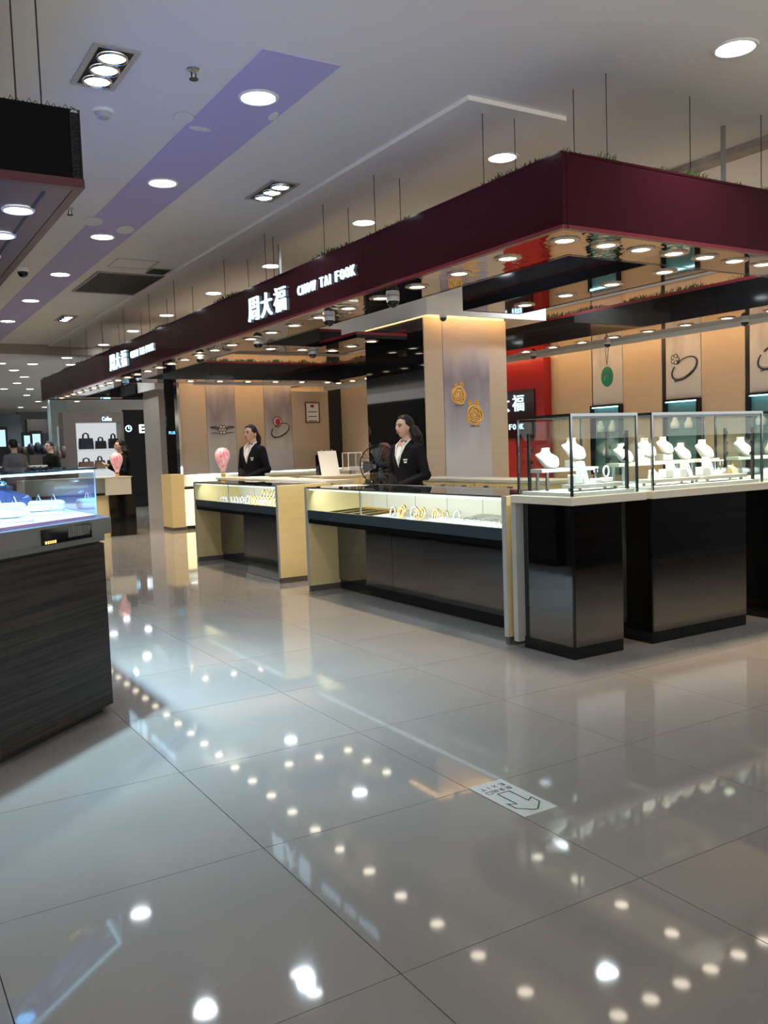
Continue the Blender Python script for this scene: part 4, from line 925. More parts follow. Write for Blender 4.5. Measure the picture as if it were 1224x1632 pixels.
# vent with read-out on the ledge of the chamfer
E0, E1 = Vector(off(PL, 0.035)[1]), Vector(off(PL, 0.035)[2]); ee = (E1-E0).normalized(); en = Vector((ee.y, -ee.x))
def on_cham(u0, u1, z0, z1, d0, d1, name, m, par=lf):
    a, b = E0 + ee*u0 + en*d0, E0 + ee*u1 + en*d0; return part(name, MB().prism([tuple(a + en*(d1-d0)), tuple(b + en*(d1-d0)), tuple(b), tuple(a)], z0, z1), m, par)
LU = (E1-E0).length
vp = on_cham(LU*0.36, LU*0.80, 0.868, 0.935, 0.0003, 0.004, 'vent_plate', M_BLACK)
for i in range(12): on_cham(LU*0.585+i*0.013, LU*0.585+i*0.013+0.006, 0.885, 0.930, 0.0042, 0.008, 'vent_fin', M_STEEL, vp)
for i in range(5): on_cham(LU*0.385+i*0.016, LU*0.385+i*0.016+0.009, 0.872, 0.884, 0.0042, 0.006, 'lit_digit', glow('amber_digit', (1.0, 0.55, 0.15), 2.0), vp)
ZL = 0.9625
items = [(0.89, 4.88, 'block'), (0.69, 4.84, 'block'), (0.50, 4.78, 'block'), (0.80, 4.55, 'tray'), (0.55, 4.45, 'tray'), (0.60, 4.18, 'tray'), (0.36, 4.62, 'hoop'), (0.55, 5.15, 'hoop'), (0.28, 4.86, 'block')]
nm = {'block': 'white earring block glowing blue', 'tray': 'white padded jewellery roll glowing blue', 'hoop': 'white bracelet arch glowing blue'}
for i, (x, y, kind) in enumerate(sorted(items, key=lambda q: proj((q[0], q[1], 1.0))[0])):
    lab = f'{nm[kind]}, {nth(i)} from the left inside the blue-lit case'
    if kind == 'block':
        t = thing('earring_block', lab, 'stand', (x, y, ZL), 'white display blocks in the blue-lit case')
        part('block', MB().box(x-0.085, x+0.085, y-0.06, y+0.06, ZL, ZL+0.055, 0.012), M_VELVET, t)
        for s in (-0.04, 0.035):
            part('earring', MB().tube([(x+s-0.012, y, ZL+0.0555), (x+s, y, ZL+0.09), (x+s+0.012, y, ZL+0.0555)], 0.003, 5), M_SILVER, t)
    elif kind == 'tray':
        t = thing('jewellery_roll', lab, 'stand', (x, y, ZL), 'white display rolls in the blue-lit case')
        part('tray', MB().box(x-0.10, x+0.10, y-0.05, y+0.05, ZL, ZL+0.018, 0.004), M_GREYV, t)
        part('roll', MB().ell((x, y, ZL+0.034), 0.095, 0.04, 0.016, 16, 8), M_VELVET, t, True)
    else:
        t = thing('bracelet_arch', lab, 'stand', (x, y, ZL), 'white bracelet arches in the blue-lit case')
        part('base', MB().box(x-0.05, x+0.05, y-0.03, y+0.03, ZL, ZL+0.02, 0.004), M_VELVET, t)
        part('arch', MB().tube([(x-0.032*math.cos(a), y, ZL+0.0205+0.055*math.sin(a)) for a in [math.pi*k/12 for k in range(13)]], 0.008, 8), M_WHITE, t, True)
t = thing('sloped_stand', 'dark sloped stand with a glittering brooch inside the blue-lit case', 'stand', (0.80, 5.75, ZL))
part('slope', MB().add([(0.66, 5.6, ZL), (0.94, 5.6, ZL), (0.94, 5.9, ZL), (0.66, 5.9, ZL), (0.66, 5.62, 1.09), (0.94, 5.62, 1.01), (0.94, 5.88, 1.03), (0.66, 5.88, 1.11)], [(3, 2, 1, 0), (4, 5, 6, 7), (0, 1, 5, 4), (1, 2, 6, 5), (2, 3, 7, 6), (3, 0, 4, 7)]), mat('dark_blue_felt', (0.03, 0.04, 0.09), 0.5), t)
part('brooch', MB().ell((0.80, 5.75, 1.09), 0.03, 0.03, 0.025, 10, 6), M_SILVER, t, True)
# ------------------------------------------------------------------ staff-side cabinets
def cabinet(label, x0, x1, y0, y1, axis, n, top=0.915):
    t = thing('drawer_cabinet', label, 'cabinet', ((x0+x1)/2, (y0+y1)/2, 0), 'cream drawer cabinets behind the counters')
    part('plinth', MB().box(x0+0.02, x1-0.02, y0+0.02, y1-0.02, 0, 0.06), M_BROWN, t)
    part('carcass', MB().box(x0+0.012, x1-0.012, y0+0.012, y1-0.012, 0.0602, top-0.03), M_CREAM, t)
    part('worktop', MB().box(x0, x1, y0, y1, top-0.0298, top, 0.003), M_IVORY, t)
    for i in range(n):
        for (z0, z1) in ((0.08, 0.45), (0.46, 0.66), (0.67, 0.875)):
            if axis == 'y':
                a, b = y0+0.015+(y1-y0-0.03)*i/n, y0+0.015+(y1-y0-0.03)*(i+1)/n
                d = part('drawer', MB().box(x0, x0+0.0118, a+0.004, b-0.004, z0, z1), M_CREAM, t); c = (a+b)/2
                part('handle', MB().box(x0-0.012, x0-0.0002, c-0.03, c+0.03, z1-0.05, z1-0.02), M_STEEL, d)
            else:
                a, b = x0+0.015+(x1-x0-0.03)*i/n, x0+0.015+(x1-x0-0.03)*(i+1)/n
                d = part('drawer', MB().box(a+0.004, b-0.004, y0, y0+0.0118, z0, z1), M_CREAM, t); c = (a+b)/2
                part('handle', MB().box(c-0.03, c+0.03, y0-0.012, y0-0.0002, z1-0.05, z1-0.02), M_STEEL, d)
    return t
cabinet('cream drawer cabinet behind the saleswoman at the long counter', 4.95, 5.30, 5.5, 7.55, 'y', 6)
cabinet('cream drawer cabinet carrying the white board and scale', 4.85, 5.95, 9.45, 9.95, 'x', 4)
cabinet('cream drawer cabinet below the framed certificate', 5.1, 7.3, 11.6, 12.1, 'x', 7)
def low_case(label, x0, x1, y0, y1, group=None):
    t = thing('low_glass_case', label, 'display case', ((x0+x1)/2, (y0+y1)/2, 0), group)
    part('base', MB().box(x0, x1, y0+0.05, y1, 0, 0.66), M_CREAM, t)
    part('tray', MB().box(x0+0.01, x1-0.01, y0+0.01, y1-0.01, 0.6605, 0.70), M_VELVET, t)
    part('front_glass', MB().box(x0, x1, y0, y0+0.006, 0.6605, 0.90), M_GLASS, t)
    part('back', MB().box(x0, x1, y1-0.02, y1, 0.7005, 0.90), M_IVORY, t)
    part('top_glass', MB().box(x0, x1, y0, y1, 0.9005, 0.91), M_GLASS, t)
    part('led_tube', MB().box(x0+0.05, x1-0.05, y0+0.02, y0+0.03, 0.885, 0.895), glow('case_tube', (0.95, 0.97, 1.0), 5), t)
    lamp('case_led', 'AREA', ((x0+x1)/2, y0+0.1, 0.88), 3.0, (0.95, 0.97, 1), t, 0.3, aim=((x0+x1)/2, y0+0.3, 0.6))
low_case('pale lit glass case at the foot of the far wall', 6.0, 8.1, 13.9, 14.4)
low_case('pale lit glass case in front of the poster wall', 6.9, 7.5, 5.6, 9.2)

# far corner counter with glowing end
t = thing('corner_counter', 'far glass counter with glowing upright panel near the beige pillar', 'counter', (5.2, 14.2, 0))
part('end_panel', MB().box(4.48, 4.70, 14.0, 14.5, 0.05, 0.915), M_CREAM, t)
part('plinth', MB().box(4.48, 4.70, 14.005, 14.5, 0, 0.0498), M_BROWN, t)
part('glow_panel', MB().box(4.705, 4.88, 14.08, 14.1, 0.06, 0.66), glow('warm_panel', (1.0, 0.74, 0.36), 2.2), t)
part('base', MB().box(4.885, 6.0, 14.12, 14.5, 0, 0.60), M_BLACK, t)
part('deck', MB().box(4.705, 6.0, 14.0, 14.5, 0.665, 0.70), M_BLACK, t)
part('display_floor', MB().box(4.71, 5.99, 14.02, 14.48, 0.7005, 0.715), M_VELVET, t)
part('front_glass', MB().box(4.705, 6.0, 14.0, 14.006, 0.7155, 0.90), M_GLASS, t)
part('back_panel', MB().box(4.705, 6.0, 14.48, 14.5, 0.7155, 0.90), M_IVORY, t)
part('top_glass', MB().box(4.705, 6.0, 14.0, 14.5, 0.9005, 0.912), M_GLASS, t)
part('led_tube', MB().box(4.75, 5.95, 14.03, 14.045, 0.88, 0.893), MATS['case_tube'], t)
lamp('case_led', 'AREA', (5.3, 14.15, 0.88), 5.0, (0.95, 0.97, 1), t, 0.5, aim=(5.3, 14.3, 0.6))

# end counter with dark base, seen behind the blue-lit case
t = thing('end_counter', 'cream-topped counter with dark base standing alone beyond the blue-lit case', 'counter', (3.55, 14.1, 0))
part('base', MB().box(3.47, 3.87, 13.92, 14.35, 0.0, 0.645), M_BLACK, t)
part('front_apron', MB().box(3.40, 3.80, 13.86, 13.90, 0.6455, 0.91), M_IVORY, t)
part('side_glass', MB().box(2.2, 3.399, 13.87, 13.876, 0.68, 0.905), M_GLASS, t)
part('deck', MB().box(2.2, 3.80, 13.9005, 14.35, 0.6455, 0.68), M_BLACK, t)
part('worktop', MB().box(2.2, 3.82, 13.855, 14.35, 0.9105, 0.925), M_IVORY, t)
part('back_board', MB().box(2.2, 3.8, 14.33, 14.349, 0.6805, 0.91), M_IVORY, t)
part('under_body', MB().box(2.2, 3.465, 13.95, 14.35, 0, 0.645), M_CREAM, t)
lamp('case_led', 'AREA', (2.9, 14.0, 0.89), 5.0, (0.95, 0.97, 1), t, 0.5, aim=(2.9, 14.15, 0.6))

# hot-air balloon ornaments
def balloon(label, c, s=1.0):
    t = thing('balloon_ornament', label, 'ornament', c, 'pink balloon ornaments')
    x, y, z = c; prof = [(0.022, 0.06), (0.030, 0.09), (0.052, 0.15), (0.078, 0.215), (0.086, 0.26), (0.078, 0.305), (0.05, 0.338), (0.015, 0.35)]
    n = 24; rings = []
    for r, zz in prof:
        rings.append([(x + s*r*(1+0.06*math.cos(12*2*math.pi*i/n))*math.cos(2*math.pi*i/n), y + s*r*(1+0.06*math.cos(12*2*math.pi*i/n))*math.sin(2*math.pi*i/n), z+s*zz) for i in range(n)])
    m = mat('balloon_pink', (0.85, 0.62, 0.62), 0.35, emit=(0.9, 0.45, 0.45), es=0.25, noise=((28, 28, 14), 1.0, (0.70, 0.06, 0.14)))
    e = part('envelope', MB().loft(rings), m, t, True)
    for k in range(8):
        a = 2*math.pi*k/8; part('seam', MB().tube([(x + s*r*1.07*math.cos(a), y + s*r*1.07*math.sin(a), z+s*zz) for r, zz in prof], s*0.004, 5), mat('balloon_seam', (0.9, 0.75, 0.72), 0.4), e)
    part('basket', MB().lathe([(0.026, z), (0.032, z+s*0.035), (0.030, z+s*0.04)], 12, (x, y, 0)), mat('basket_yellow', (0.75, 0.42, 0.06), 0.5), t, 'auto')
    for k in range(4):
        a = math.pi*k/2+0.4; part('rope', MB().cyl((x+0.028*s*math.cos(a), y+0.028*s*math.sin(a), z+s*0.038), (x+0.024*s*math.cos(a), y+0.024*s*math.sin(a), z+s*0.075), 0.002, 4), M_WHITE, t)
p = onZ(356, 761, 0.93)
pd = thing('counter_shelf', 'narrow pale service shelf behind the middle counter', 'shelf', (3.98, 9.9, 0))
part('top', MB().box(3.97, 4.27, 7.6, 10.6, 0.905, 0.93), M_IVORY, pd); part('board', MB().box(3.985, 4.01, 7.62, 10.58, 0.0, 0.9048), M_BROWN, pd)
balloon('pink hot-air balloon ornament on the service shelf beside the saleswoman with ponytail', (4.12, onX(356, 761, 4.12).y, 0.9305), 1.06)
balloon('pink hot-air balloon ornament on the lone end counter', (3.63, 14.0, 0.9255), 1.05)
# papers along the shelf
for i, y in enumerate((8.4, 8.9, 9.5)):
    single('paper_stack', MB().box(4.02, 4.22, y, y+0.28, 0.9305, 0.936+0.004*i), M_PAPER, f'{nth(i)} stack of white papers from the near end of the service shelf', 'papers', 'papers on the service shelf')

# white board, scale, fan
q = onZ(525, 757, 0.9155); bx, by = q.x, q.y
t = thing('tabletop_board', 'white tilted board with three pins on the drawer cabinet', 'board', (bx, by, 0.915))
part('sheet', MB().add([(bx-0.12, by-0.03, 0.9155), (bx+0.12, by-0.06, 0.9155), (bx+0.12, by+0.03, 1.215), (bx-0.12, by+0.06, 1.215), (bx-0.12, by-0.02, 0.9155), (bx+0.12, by-0.05, 0.9155), (bx+0.12, by+0.04, 1.215), (bx-0.12, by+0.07, 1.215)], [(0, 1, 2, 3), (7, 6, 5, 4), (0, 4, 5, 1), (2, 6, 7, 3), (0, 3, 7, 4), (1, 5, 6, 2)]), M_PAPER, t)
part('back_wedge', MB().prism([(bx-0.10, by+0.075), (bx+0.12, by+0.05), (bx+0.12, by+0.15), (bx-0.10, by+0.17)], 0.9155, 1.17), M_BLACK, t)
for s in (-0.07, 0.0, 0.07): part('pin', MB().ell((bx+s, by+0.045, 1.225), 0.009, 0.009, 0.010, 8, 6), M_CHROME, t, True)
q = onZ(561, 755, 0.9155); sx_, sy_ = q.x-0.25, q.y-0.25
sx_, sy_ = 5.45, 9.72
t = thing('precision_scale', 'white jewellery scale with clear draught box on the drawer cabinet', 'scale', (sx_, sy_, 0.915))
part('foot', MB().box(sx_-0.03, sx_+0.03, sy_-0.03, sy_+0.03, 0.9155, 0.965), M_STEEL, t)
part('body', MB().box(sx_-0.11, sx_+0.11, sy_-0.09, sy_+0.09, 0.9655, 1.005, 0.006), M_WHITE, t)
part('keypad', MB().box(sx_-0.09, sx_+0.09, sy_-0.097, sy_-0.0905, 0.975, 1.0), M_SILVER, t)
part('pan', MB().lathe([(0.05, 1.0055), (0.052, 1.012)], 18, (sx_, sy_, 0)), M_CHROME, t)
f = MB()
for a in (-0.095, 0.095):
    for b in (-0.075, 0.075): f.box(sx_+a-0.005, sx_+a+0.005, sy_+b-0.005, sy_+b+0.005, 1.0055, 1.175)
f.box(sx_-0.1, sx_+0.1, sy_-0.08, sy_+0.08, 1.1752, 1.187)
part('draught_frame', f, M_WHITE, t)
part('glass_box', MB().box(sx_-0.093, sx_+0.093, sy_-0.073, sy_-0.069, 1.006, 1.174), M_GLASS, t)
fx, fy, fz = 4.66, 7.72, 1.06
t = thing('pedestal_fan', 'black pedestal fan with wire cage beside the saleswoman', 'fan', (fx, fy, 0))
part('base', MB().lathe([(0.19, 0.0), (0.19, 0.02), (0.05, 0.045)], 24, (fx, fy, 0)), M_BLACK, t, 'auto')
part('pole', MB().cyl((fx, fy, 0.04), (fx, fy, 0.98), 0.014, 10), M_BLACK, t)
dirn = Vector((-0.75, -0.66, 0)); rt = Vector((0.66, -0.75, 0))
def fr(R, a, d): return Vector((fx, fy, fz)) + rt*(R*math.cos(a)) + Vector((0, 0, 1))*(R*math.sin(a)) + dirn*d
part('motor', MB().cyl(fr(0, 0, -0.10), fr(0, 0, 0.03), 0.055, 14), M_BLACK, t, 'auto')
part('cage_rim', MB().tube([fr(0.20, 2*math.pi*i/32, 0.06) for i in range(32)], 0.006, 6, True), M_BLACK, t, True)
cg = part('cage', MB().tube([fr(0.06, 2*math.pi*i/16, 0.12) for i in range(16)], 0.003, 5, True), M_BLACK, t)
for k in range(28):
    a = 2*math.pi*k/28; part('cage_wire', MB().tube([fr(0.05, a, 0.12), fr(0.15, a, 0.105), fr(0.20, a, 0.06), fr(0.15, a, 0.0), fr(0.05, a, -0.02)], 0.0022, 4), M_BLACK, cg)
for k in range(4):
    a = 2*math.pi*k/4; part('blade', MB().add([fr(0.03, a, 0.05), fr(0.17, a-0.25, 0.03), fr(0.18, a+0.15, 0.05), fr(0.17, a+0.5, 0.075), fr(0.04, a+0.8, 0.065), fr(0.03, a, 0.053), fr(0.17, a-0.25, 0.033), fr(0.18, a+0.15, 0.053), fr(0.17, a+0.5, 0.078), fr(0.04, a+0.8, 0.068)], [(0, 1, 2, 3, 4), (9, 8, 7, 6, 5), (0, 5, 6, 1), (1, 6, 7, 2), (2, 7, 8, 3), (3, 8, 9, 4), (4, 9, 5, 0)]), mat('smoky_blade', (0.05, 0.05, 0.06), 0.3), t)

# ------------------------------------------------------------------ people
def remeshed(mb, voxel, smooth=4, name='body'):
    o = bpy.data.objects.new('tmp', mb.mesh('tmp')); C.objects.link(o)
    md = o.modifiers.new('r', 'REMESH'); md.mode = 'VOXEL'; md.voxel_size = voxel; md.adaptivity = 0.0
    bpy.context.view_layer.update()
    me = bpy.data.meshes.new_from_object(o.evaluated_get(bpy.context.evaluated_depsgraph_get()))
    old = o.data; bpy.data.objects.remove(o); bpy.data.meshes.remove(old)
    bm = bmesh.new(); bm.from_mesh(me)
    for _ in range(smooth): bmesh.ops.smooth_vert(bm, verts=bm.verts, factor=0.5, use_axis_x=True, use_axis_y=True, use_axis_z=True)
    bm.to_mesh(me); bm.free(); me.name = name; me.materials.clear(); return me
def ellring(c, rx, ry, n=20): return [(c[0]+rx*math.cos(2*math.pi*i/n), c[1]+ry*math.sin(2*math.pi*i/n), c[2]) for i in range(n)]
def limb(mb, pts, rad, n=12):
    mb.tube(pts, rad, n)
    for p, r in zip(pts, rad): mb.ell(p, r, r, r, 12, 8)
def head_fn(d, q):
    x, y, z = q
    if d.z < 0.1: k = (0.1-d.z); x *= 1-0.30*k**1.3; y *= 1-0.10*k
    if d.y > 0 and d.z < -0.2: y *= 1-0.55*(-d.z-0.2)          # nape
    if d.y < 0:
        f = -d.y
        x0, z0 = d.x, d.z
        y -= 0.024*math.exp(-(x0/0.13)**2 - ((z0+0.16)/0.13)**2)*f      # nose tip
        y -= 0.010*math.exp(-(x0/0.10)**2 - ((z0-0.05)/0.20)**2)*f      # bridge
        y += 0.010*(math.exp(-((x0-0.38)/0.16)**2 - ((z0-0.05)/0.12)**2) + math.exp(-((x0+0.38)/0.16)**2 - ((z0-0.05)/0.12)**2))   # sockets
        y -= 0.008*math.exp(-(x0/0.22)**2 - ((z0+0.47)/0.09)**2)        # lips
        y -= 0.010*math.exp(-(x0/0.30)**2 - ((z0+0.80)/0.15)**2)        # chin
        y -= 0.005*math.exp(-((abs(x0)-0.45)/0.2)**2 - ((z0+0.2)/0.2)**2)   # cheeks
    return Vector((x, y, z))
HZ = 1.485
def hand(mb, wr, d, palm_n, side):
    d = Vector(d).normalized(); pn = Vector(palm_n).normalized(); s = d.cross(pn).normalized()*side
    wr = Vector(wr); pc = wr + d*0.045
    rings = []
    for f, wv, tv in ((0.0, 0.024, 0.017), (0.03, 0.034, 0.016), (0.06, 0.038, 0.014), (0.085, 0.036, 0.012)):
        c = wr + d*f; rings.append([c + s*wv*math.cos(2*math.pi*i/10) + pn*tv*math.sin(2*math.pi*i/10) for i in range(10)])
    mb.loft(rings)
    for k, (o, l) in enumerate(((-0.027, 0.060), (-0.009, 0.070), (0.009, 0.066), (0.026, 0.052))):
        b = wr + d*0.078 + s*o
        limb(mb, [b, b + d*l*0.45 + pn*0.006, b + d*l*0.78 + pn*0.020, b + d*l*0.92 + pn*0.034], [0.0088, 0.0084, 0.0078, 0.007], 8)
    b = wr + d*0.025 - s*0.030
    limb(mb, [b, b + d*0.025 - s*0.018 + pn*0.008, b + d*0.05 - s*0.022 + pn*0.018], [0.011, 0.0095, 0.008], 8)
def person(label, loc, rz, height, arms, coat=M_SUIT, hair='ponytail', vneck=True, badge=True, head_turn=0.0, skirt=False, group='people', trousers=None, voxel=0.007):
    t = thing('person', label, 'person', loc, group, rz); sc = height/1.60; t.scale = (sc, sc, sc)
    HT = Matrix.Translation((0, 0.0, HZ)) @ Matrix.Rotation(head_turn, 4, 'Z') @ Matrix.Translation((0, 0, -HZ))
    hd = MB(); hd.ell((0, -0.012, HZ), 0.074, 0.094, 0.112, 36, 26, head_fn)
    for s in (-1, 1): hd.ell((s*0.073, 0.004, HZ-0.010), 0.010, 0.018, 0.030, 10, 8)
    hd.xf(HT)
    b = MB(); b.v, b.f = list(hd.v), list(hd.f)
    b.loft([ellring((0, 0.012, z), rx, ry) for z, rx, ry in ((0.78, 0.10, 0.07), (0.82, 0.155, 0.10), (0.90, 0.155, 0.10), (1.0, 0.115, 0.082), (1.10, 0.130, 0.092), (1.18, 0.142, 0.105), (1.25, 0.150, 0.088), (1.295, 0.140, 0.070), (1.32, 0.085, 0.058), (1.345, 0.054, 0.052), (1.42, 0.047, 0.048), (1.45, 0.03, 0.03))])
    for s in (-1, 1):
        limb(b, [(s*0.085, 0.01, 0.84), (s*0.082, 0.005, 0.46), (s*0.078, 0.02, 0.08)], [0.082, 0.054, 0.036])
        b.ell((s*0.08, -0.04, 0.035), 0.04, 0.11, 0.035, 12, 8)
    for s, (el, wr, hdir, pn) in zip((-1, 1), arms):
        sh = (s*0.152, 0.01, 1.268)
        limb(b, [sh, el, wr], [0.046, 0.036, 0.025]); hand(b, wr, hdir, pn, s)
    part('body', remeshed(b, voxel, 3), M_SKIN, t, True)
    # jacket
    j = MB(); j.loft([ellring((0, 0.012, z), rx, ry) for z, rx, ry in ((0.80, 0.195, 0.135), (0.90, 0.180, 0.124), (1.0, 0.140, 0.105), (1.10, 0.152, 0.116), (1.18, 0.163, 0.130), (1.25, 0.170, 0.110), (1.30, 0.160, 0.088), (1.335, 0.092, 0.072), (1.352, 0.070, 0.064))])
    for s, (el, wr, hdir, pn) in zip((-1, 1), arms):
        sh = (s*0.152, 0.01, 1.264); e, w_ = Vector(el), Vector(wr)
        limb(j, [sh, tuple(e), tuple(e.lerp(w_, 0.93))], [0.064, 0.054, 0.042])
    part('jacket', remeshed(j, 0.009, 3, 'jacket'), coat, t, True)
    l = MB()
    for s in (-1, 1): limb(l, [(s*0.088, 0.012, 0.82), (s*0.086, 0.01, 0.46), (s*0.08, 0.02, 0.10)], [0.098, 0.075, 0.062])
    part('trousers', remeshed(l, 0.012, 2, 'trousers'), trousers or coat, t, True)
    sh_ = MB()
    for s in (-1, 1): sh_.ell((s*0.08, -0.045, 0.034), 0.046, 0.125, 0.034, 14, 8)
    part('shoes', sh_.mesh('shoes'), M_BLACKM, t, True)
    def front(z):     # jacket front surface (y) along the middle
        tb = ((1.0, 0.105), (1.10, 0.116), (1.18, 0.130), (1.25, 0.110), (1.30, 0.088), (1.335, 0.072), (1.40, 0.060)); 
        for (z0, a), (z1, c) in zip(tb, tb[1:]):
            if z0 <= z <= z1: return 0.012 - (a + (c-a)*(z-z0)/(z1-z0))
        return -0.06
    if vneck:
        sv = MB(); rows = []; N = 9
        for i in range(12):
            f = i/11; z = 1.10 + f*0.245; wv = 0.003 + 0.040*f
            tb = [(-wv + 2*wv*k/(N-1)) for k in range(N)]
            rows.append([(x, front(z) - 0.010 + 2.6*x*x, z) for x in tb])
        vs = [v for r in rows for v in r]; fs = [(r*N+k, r*N+k+1, (r+1)*N+k+1, (r+1)*N+k) for r in range(11) for k in range(N-1)]
        sv.add(vs, fs); sv.add([(v[0], v[1]+0.012, v[2]) for v in vs], [tuple(reversed(q_)) for q_ in fs])
        part('shirt', sv.mesh('shirt'), M_SHIRT, t, True)
        col_ = MB()
        for s in (-1, 1): col_.tube([(s*0.006, front(1.12)-0.010, 1.12), (s*0.034, front(1.22)-0.008, 1.22), (s*0.058, front(1.30)-0.002, 1.31), (s*0.062, -0.005, 1.365), (s*0.045, 0.05, 1.375)], [0.004, 0.008, 0.010, 0.009, 0.006], 6)
        part('collar', col_.mesh('collar'), M_SHIRT, t, True)
        skn = MB().add([(-0.022, front(1.26)-0.009, 1.245), (0.0, front(1.2)-0.010, 1.20), (0.022, front(1.26)-0.009, 1.245), (0.03, front(1.32)-0.006, 1.345), (-0.03, front(1.32)-0.006, 1.345), (0, front(1.29)-0.008, 1.29)], [(0, 1, 2, 5), (5, 2, 3, 4), (0, 5, 4)])
        part('open_neck', skn.mesh('open_neck'), M_SKIN, t)
    if badge:
        part('name_badge', MB().box(0.065, 0.115, front(1.17)+0.004, front(1.17)+0.012, 1.165, 1.178).box(0.072, 0.105, front(1.15)+0.002, front(1.15)+0.010, 1.140, 1.156).mesh('name_badge'), mat('badge', (0.65, 0.75, 0.68), 0.3), t)
    # face details
    fc = MB(); br = MB(); lp = MB(); ew = MB()
    for s in (-1, 1):
        ew.ell((s*0.030, -0.091, HZ+0.004), 0.0135, 0.007, 0.0065, 10, 6); fc.ell((s*0.030, -0.0965, HZ+0.004), 0.0075, 0.004, 0.0068, 10, 6)
        fc.tube([(s*0.046, -0.085, HZ+0.007), (s*0.030, -0.098, HZ+0.0125), (s*0.016, -0.096, HZ+0.005)], 0.003, 5)
        br.tube([(s*0.050, -0.083, HZ+0.023), (s*0.033, -0.098, HZ+0.029), (s*0.015, -0.103, HZ+0.024)], 0.0038, 5)
    lp.tube([(-0.022, -0.094, HZ-0.054), (-0.008, -0.103, HZ-0.051), (0.008, -0.103, HZ-0.051), (0.022, -0.094, HZ-0.054)], [0.002, 0.0045, 0.0045, 0.002], 6)
    lp.tube([(-0.019, -0.094, HZ-0.057), (0, -0.103, HZ-0.060), (0.019, -0.094, HZ-0.057)], [0.002, 0.005, 0.002], 6)
    for m_, nm_, mt in ((ew, 'eye_white', mat('eye_white', (0.7, 0.68, 0.65), 0.3)), (fc, 'eye', M_EYE), (br, 'eyebrow', M_HAIR), (lp, 'lips', M_LIP)):
        part(nm_, m_.xf(HT).mesh(nm_), mt, t, True)
    # hair
    hb = MB()
    def hf(d, q):
        k = 1.055; x, y, z = q*k
        if d.z < 0.1: kk = 0.1-d.z; x *= 1-0.20*kk**1.3
        u = max(0.0, min(1.0, (d.z+0.12)/0.34)); face = d.y < -0.10 - 0.36*u and d.z < 0.56 + 0.08*math.sin(d.x*4+0.6)
        if face: return Vector((q.x*0.80, q.y*0.55, q.z*0.8))
        if d.z < -0.45: return Vector((q.x*0.6, abs(q.y)*0.45, q.z*0.75))
        return Vector((x, y, z))
    hb.ell((0, -0.010, HZ+0.006), 0.076, 0.096, 0.110, 40, 28, hf)
    if hair == 'ponytail': limb(hb, [(0.0, 0.085, HZ+0.01), (0.005, 0.115, HZ-0.05), (0.01, 0.112, HZ-0.12), (0.012, 0.100, HZ-0.19)], [0.026, 0.034, 0.030, 0.014])
    elif hair == 'wavy':
        for k in range(9):
            a = -0.2 + k*(math.pi+0.4)/8; x = 0.085*math.cos(a); y = 0.03 + 0.075*math.sin(a)
            limb(hb, [(x*0.85, y, HZ-0.02), (x*1.28+0.016*math.sin(k*2), y*1.25+0.01, HZ-0.09), (x*1.12-0.016*math.sin(k*2), y*1.2+0.02, HZ-0.15), (x*1.32, y*1.25+0.01, HZ-0.21)], [0.030, 0.032, 0.028, 0.014], 8)
    part('hair', remeshed(hb.xf(HT), 0.006, 2, 'hair'), M_HAIR, t, True)
    return t
CLASP = [((-0.225, 0.03, 1.02), (-0.060, -0.165, 0.905), (0.75, -0.25, -0.45), (0.2, 0.6, -0.5)), ((0.225, 0.03, 1.02), (0.060, -0.175, 0.915), (-0.75, -0.25, -0.45), (-0.2, 0.6, -0.5))]
DOWN = [((-0.215, 0.03, 1.02), (-0.215, -0.06, 0.80), (0, -0.2, -1), (1, 0, 0)), ((0.215, 0.03, 1.02), (0.215, -0.06, 0.80), (0, -0.2, -1), (-1, 0, 0))]
RAISE = [((-0.215, -0.02, 1.03), (-0.06, -0.22, 1.13), (0.4, -0.8, 0.2), (0, 0.2, 1)), ((0.215, -0.02, 1.03), (0.07, -0.24, 1.15), (-0.4, -0.8, 0.2), (0, 0.2, 1))]
def facing(px, py, d, turn):
    """position on the floor and a heading that turns from the viewer by turn (positive = towards the viewer's left)"""
    q = atd(px, py, d); base = math.atan2(-q.y, -q.x); return (q.x, q.y, 0), base + math.pi/2 - turn
l1, r1 = facing(402, 720, 11.4, 0.75)
person('saleswoman with ponytail in black suit standing with clasped hands behind the middle counter', l1, r1, 1.585, CLASP, head_turn=-0.1)
l2, r2 = facing(648, 720, 8.15, 0.80)
person('saleswoman with wavy hair in black suit standing behind the long counter', l2, r2, 1.525, CLASP, hair='wavy', head_turn=-0.15)
l3, r3 = facing(193, 720, 15.1, 1.25)
person('saleswoman in black holding something up behind the lone end counter', l3, r3, 1.52, RAISE, hair='wavy', vneck=False, badge=False, head_turn=-0.1)
l4, r4 = facing(22, 720, 16.0, 2.6)
person('shopper in grey shirt seen from behind at the far lit counter', l4, r4, 1.62, DOWN, coat=mat('grey_shirt', (0.10, 0.10, 0.12), 0.8), hair='short', vneck=False, badge=False, trousers=M_BLACKM, voxel=0.010)
l5, r5 = facing(80, 720, 18.0, 0.9)
person('distant shopper in black clothes beside the bag shelf', l5, r5, 1.60, DOWN, hair='short', vneck=False, badge=False, voxel=0.010)

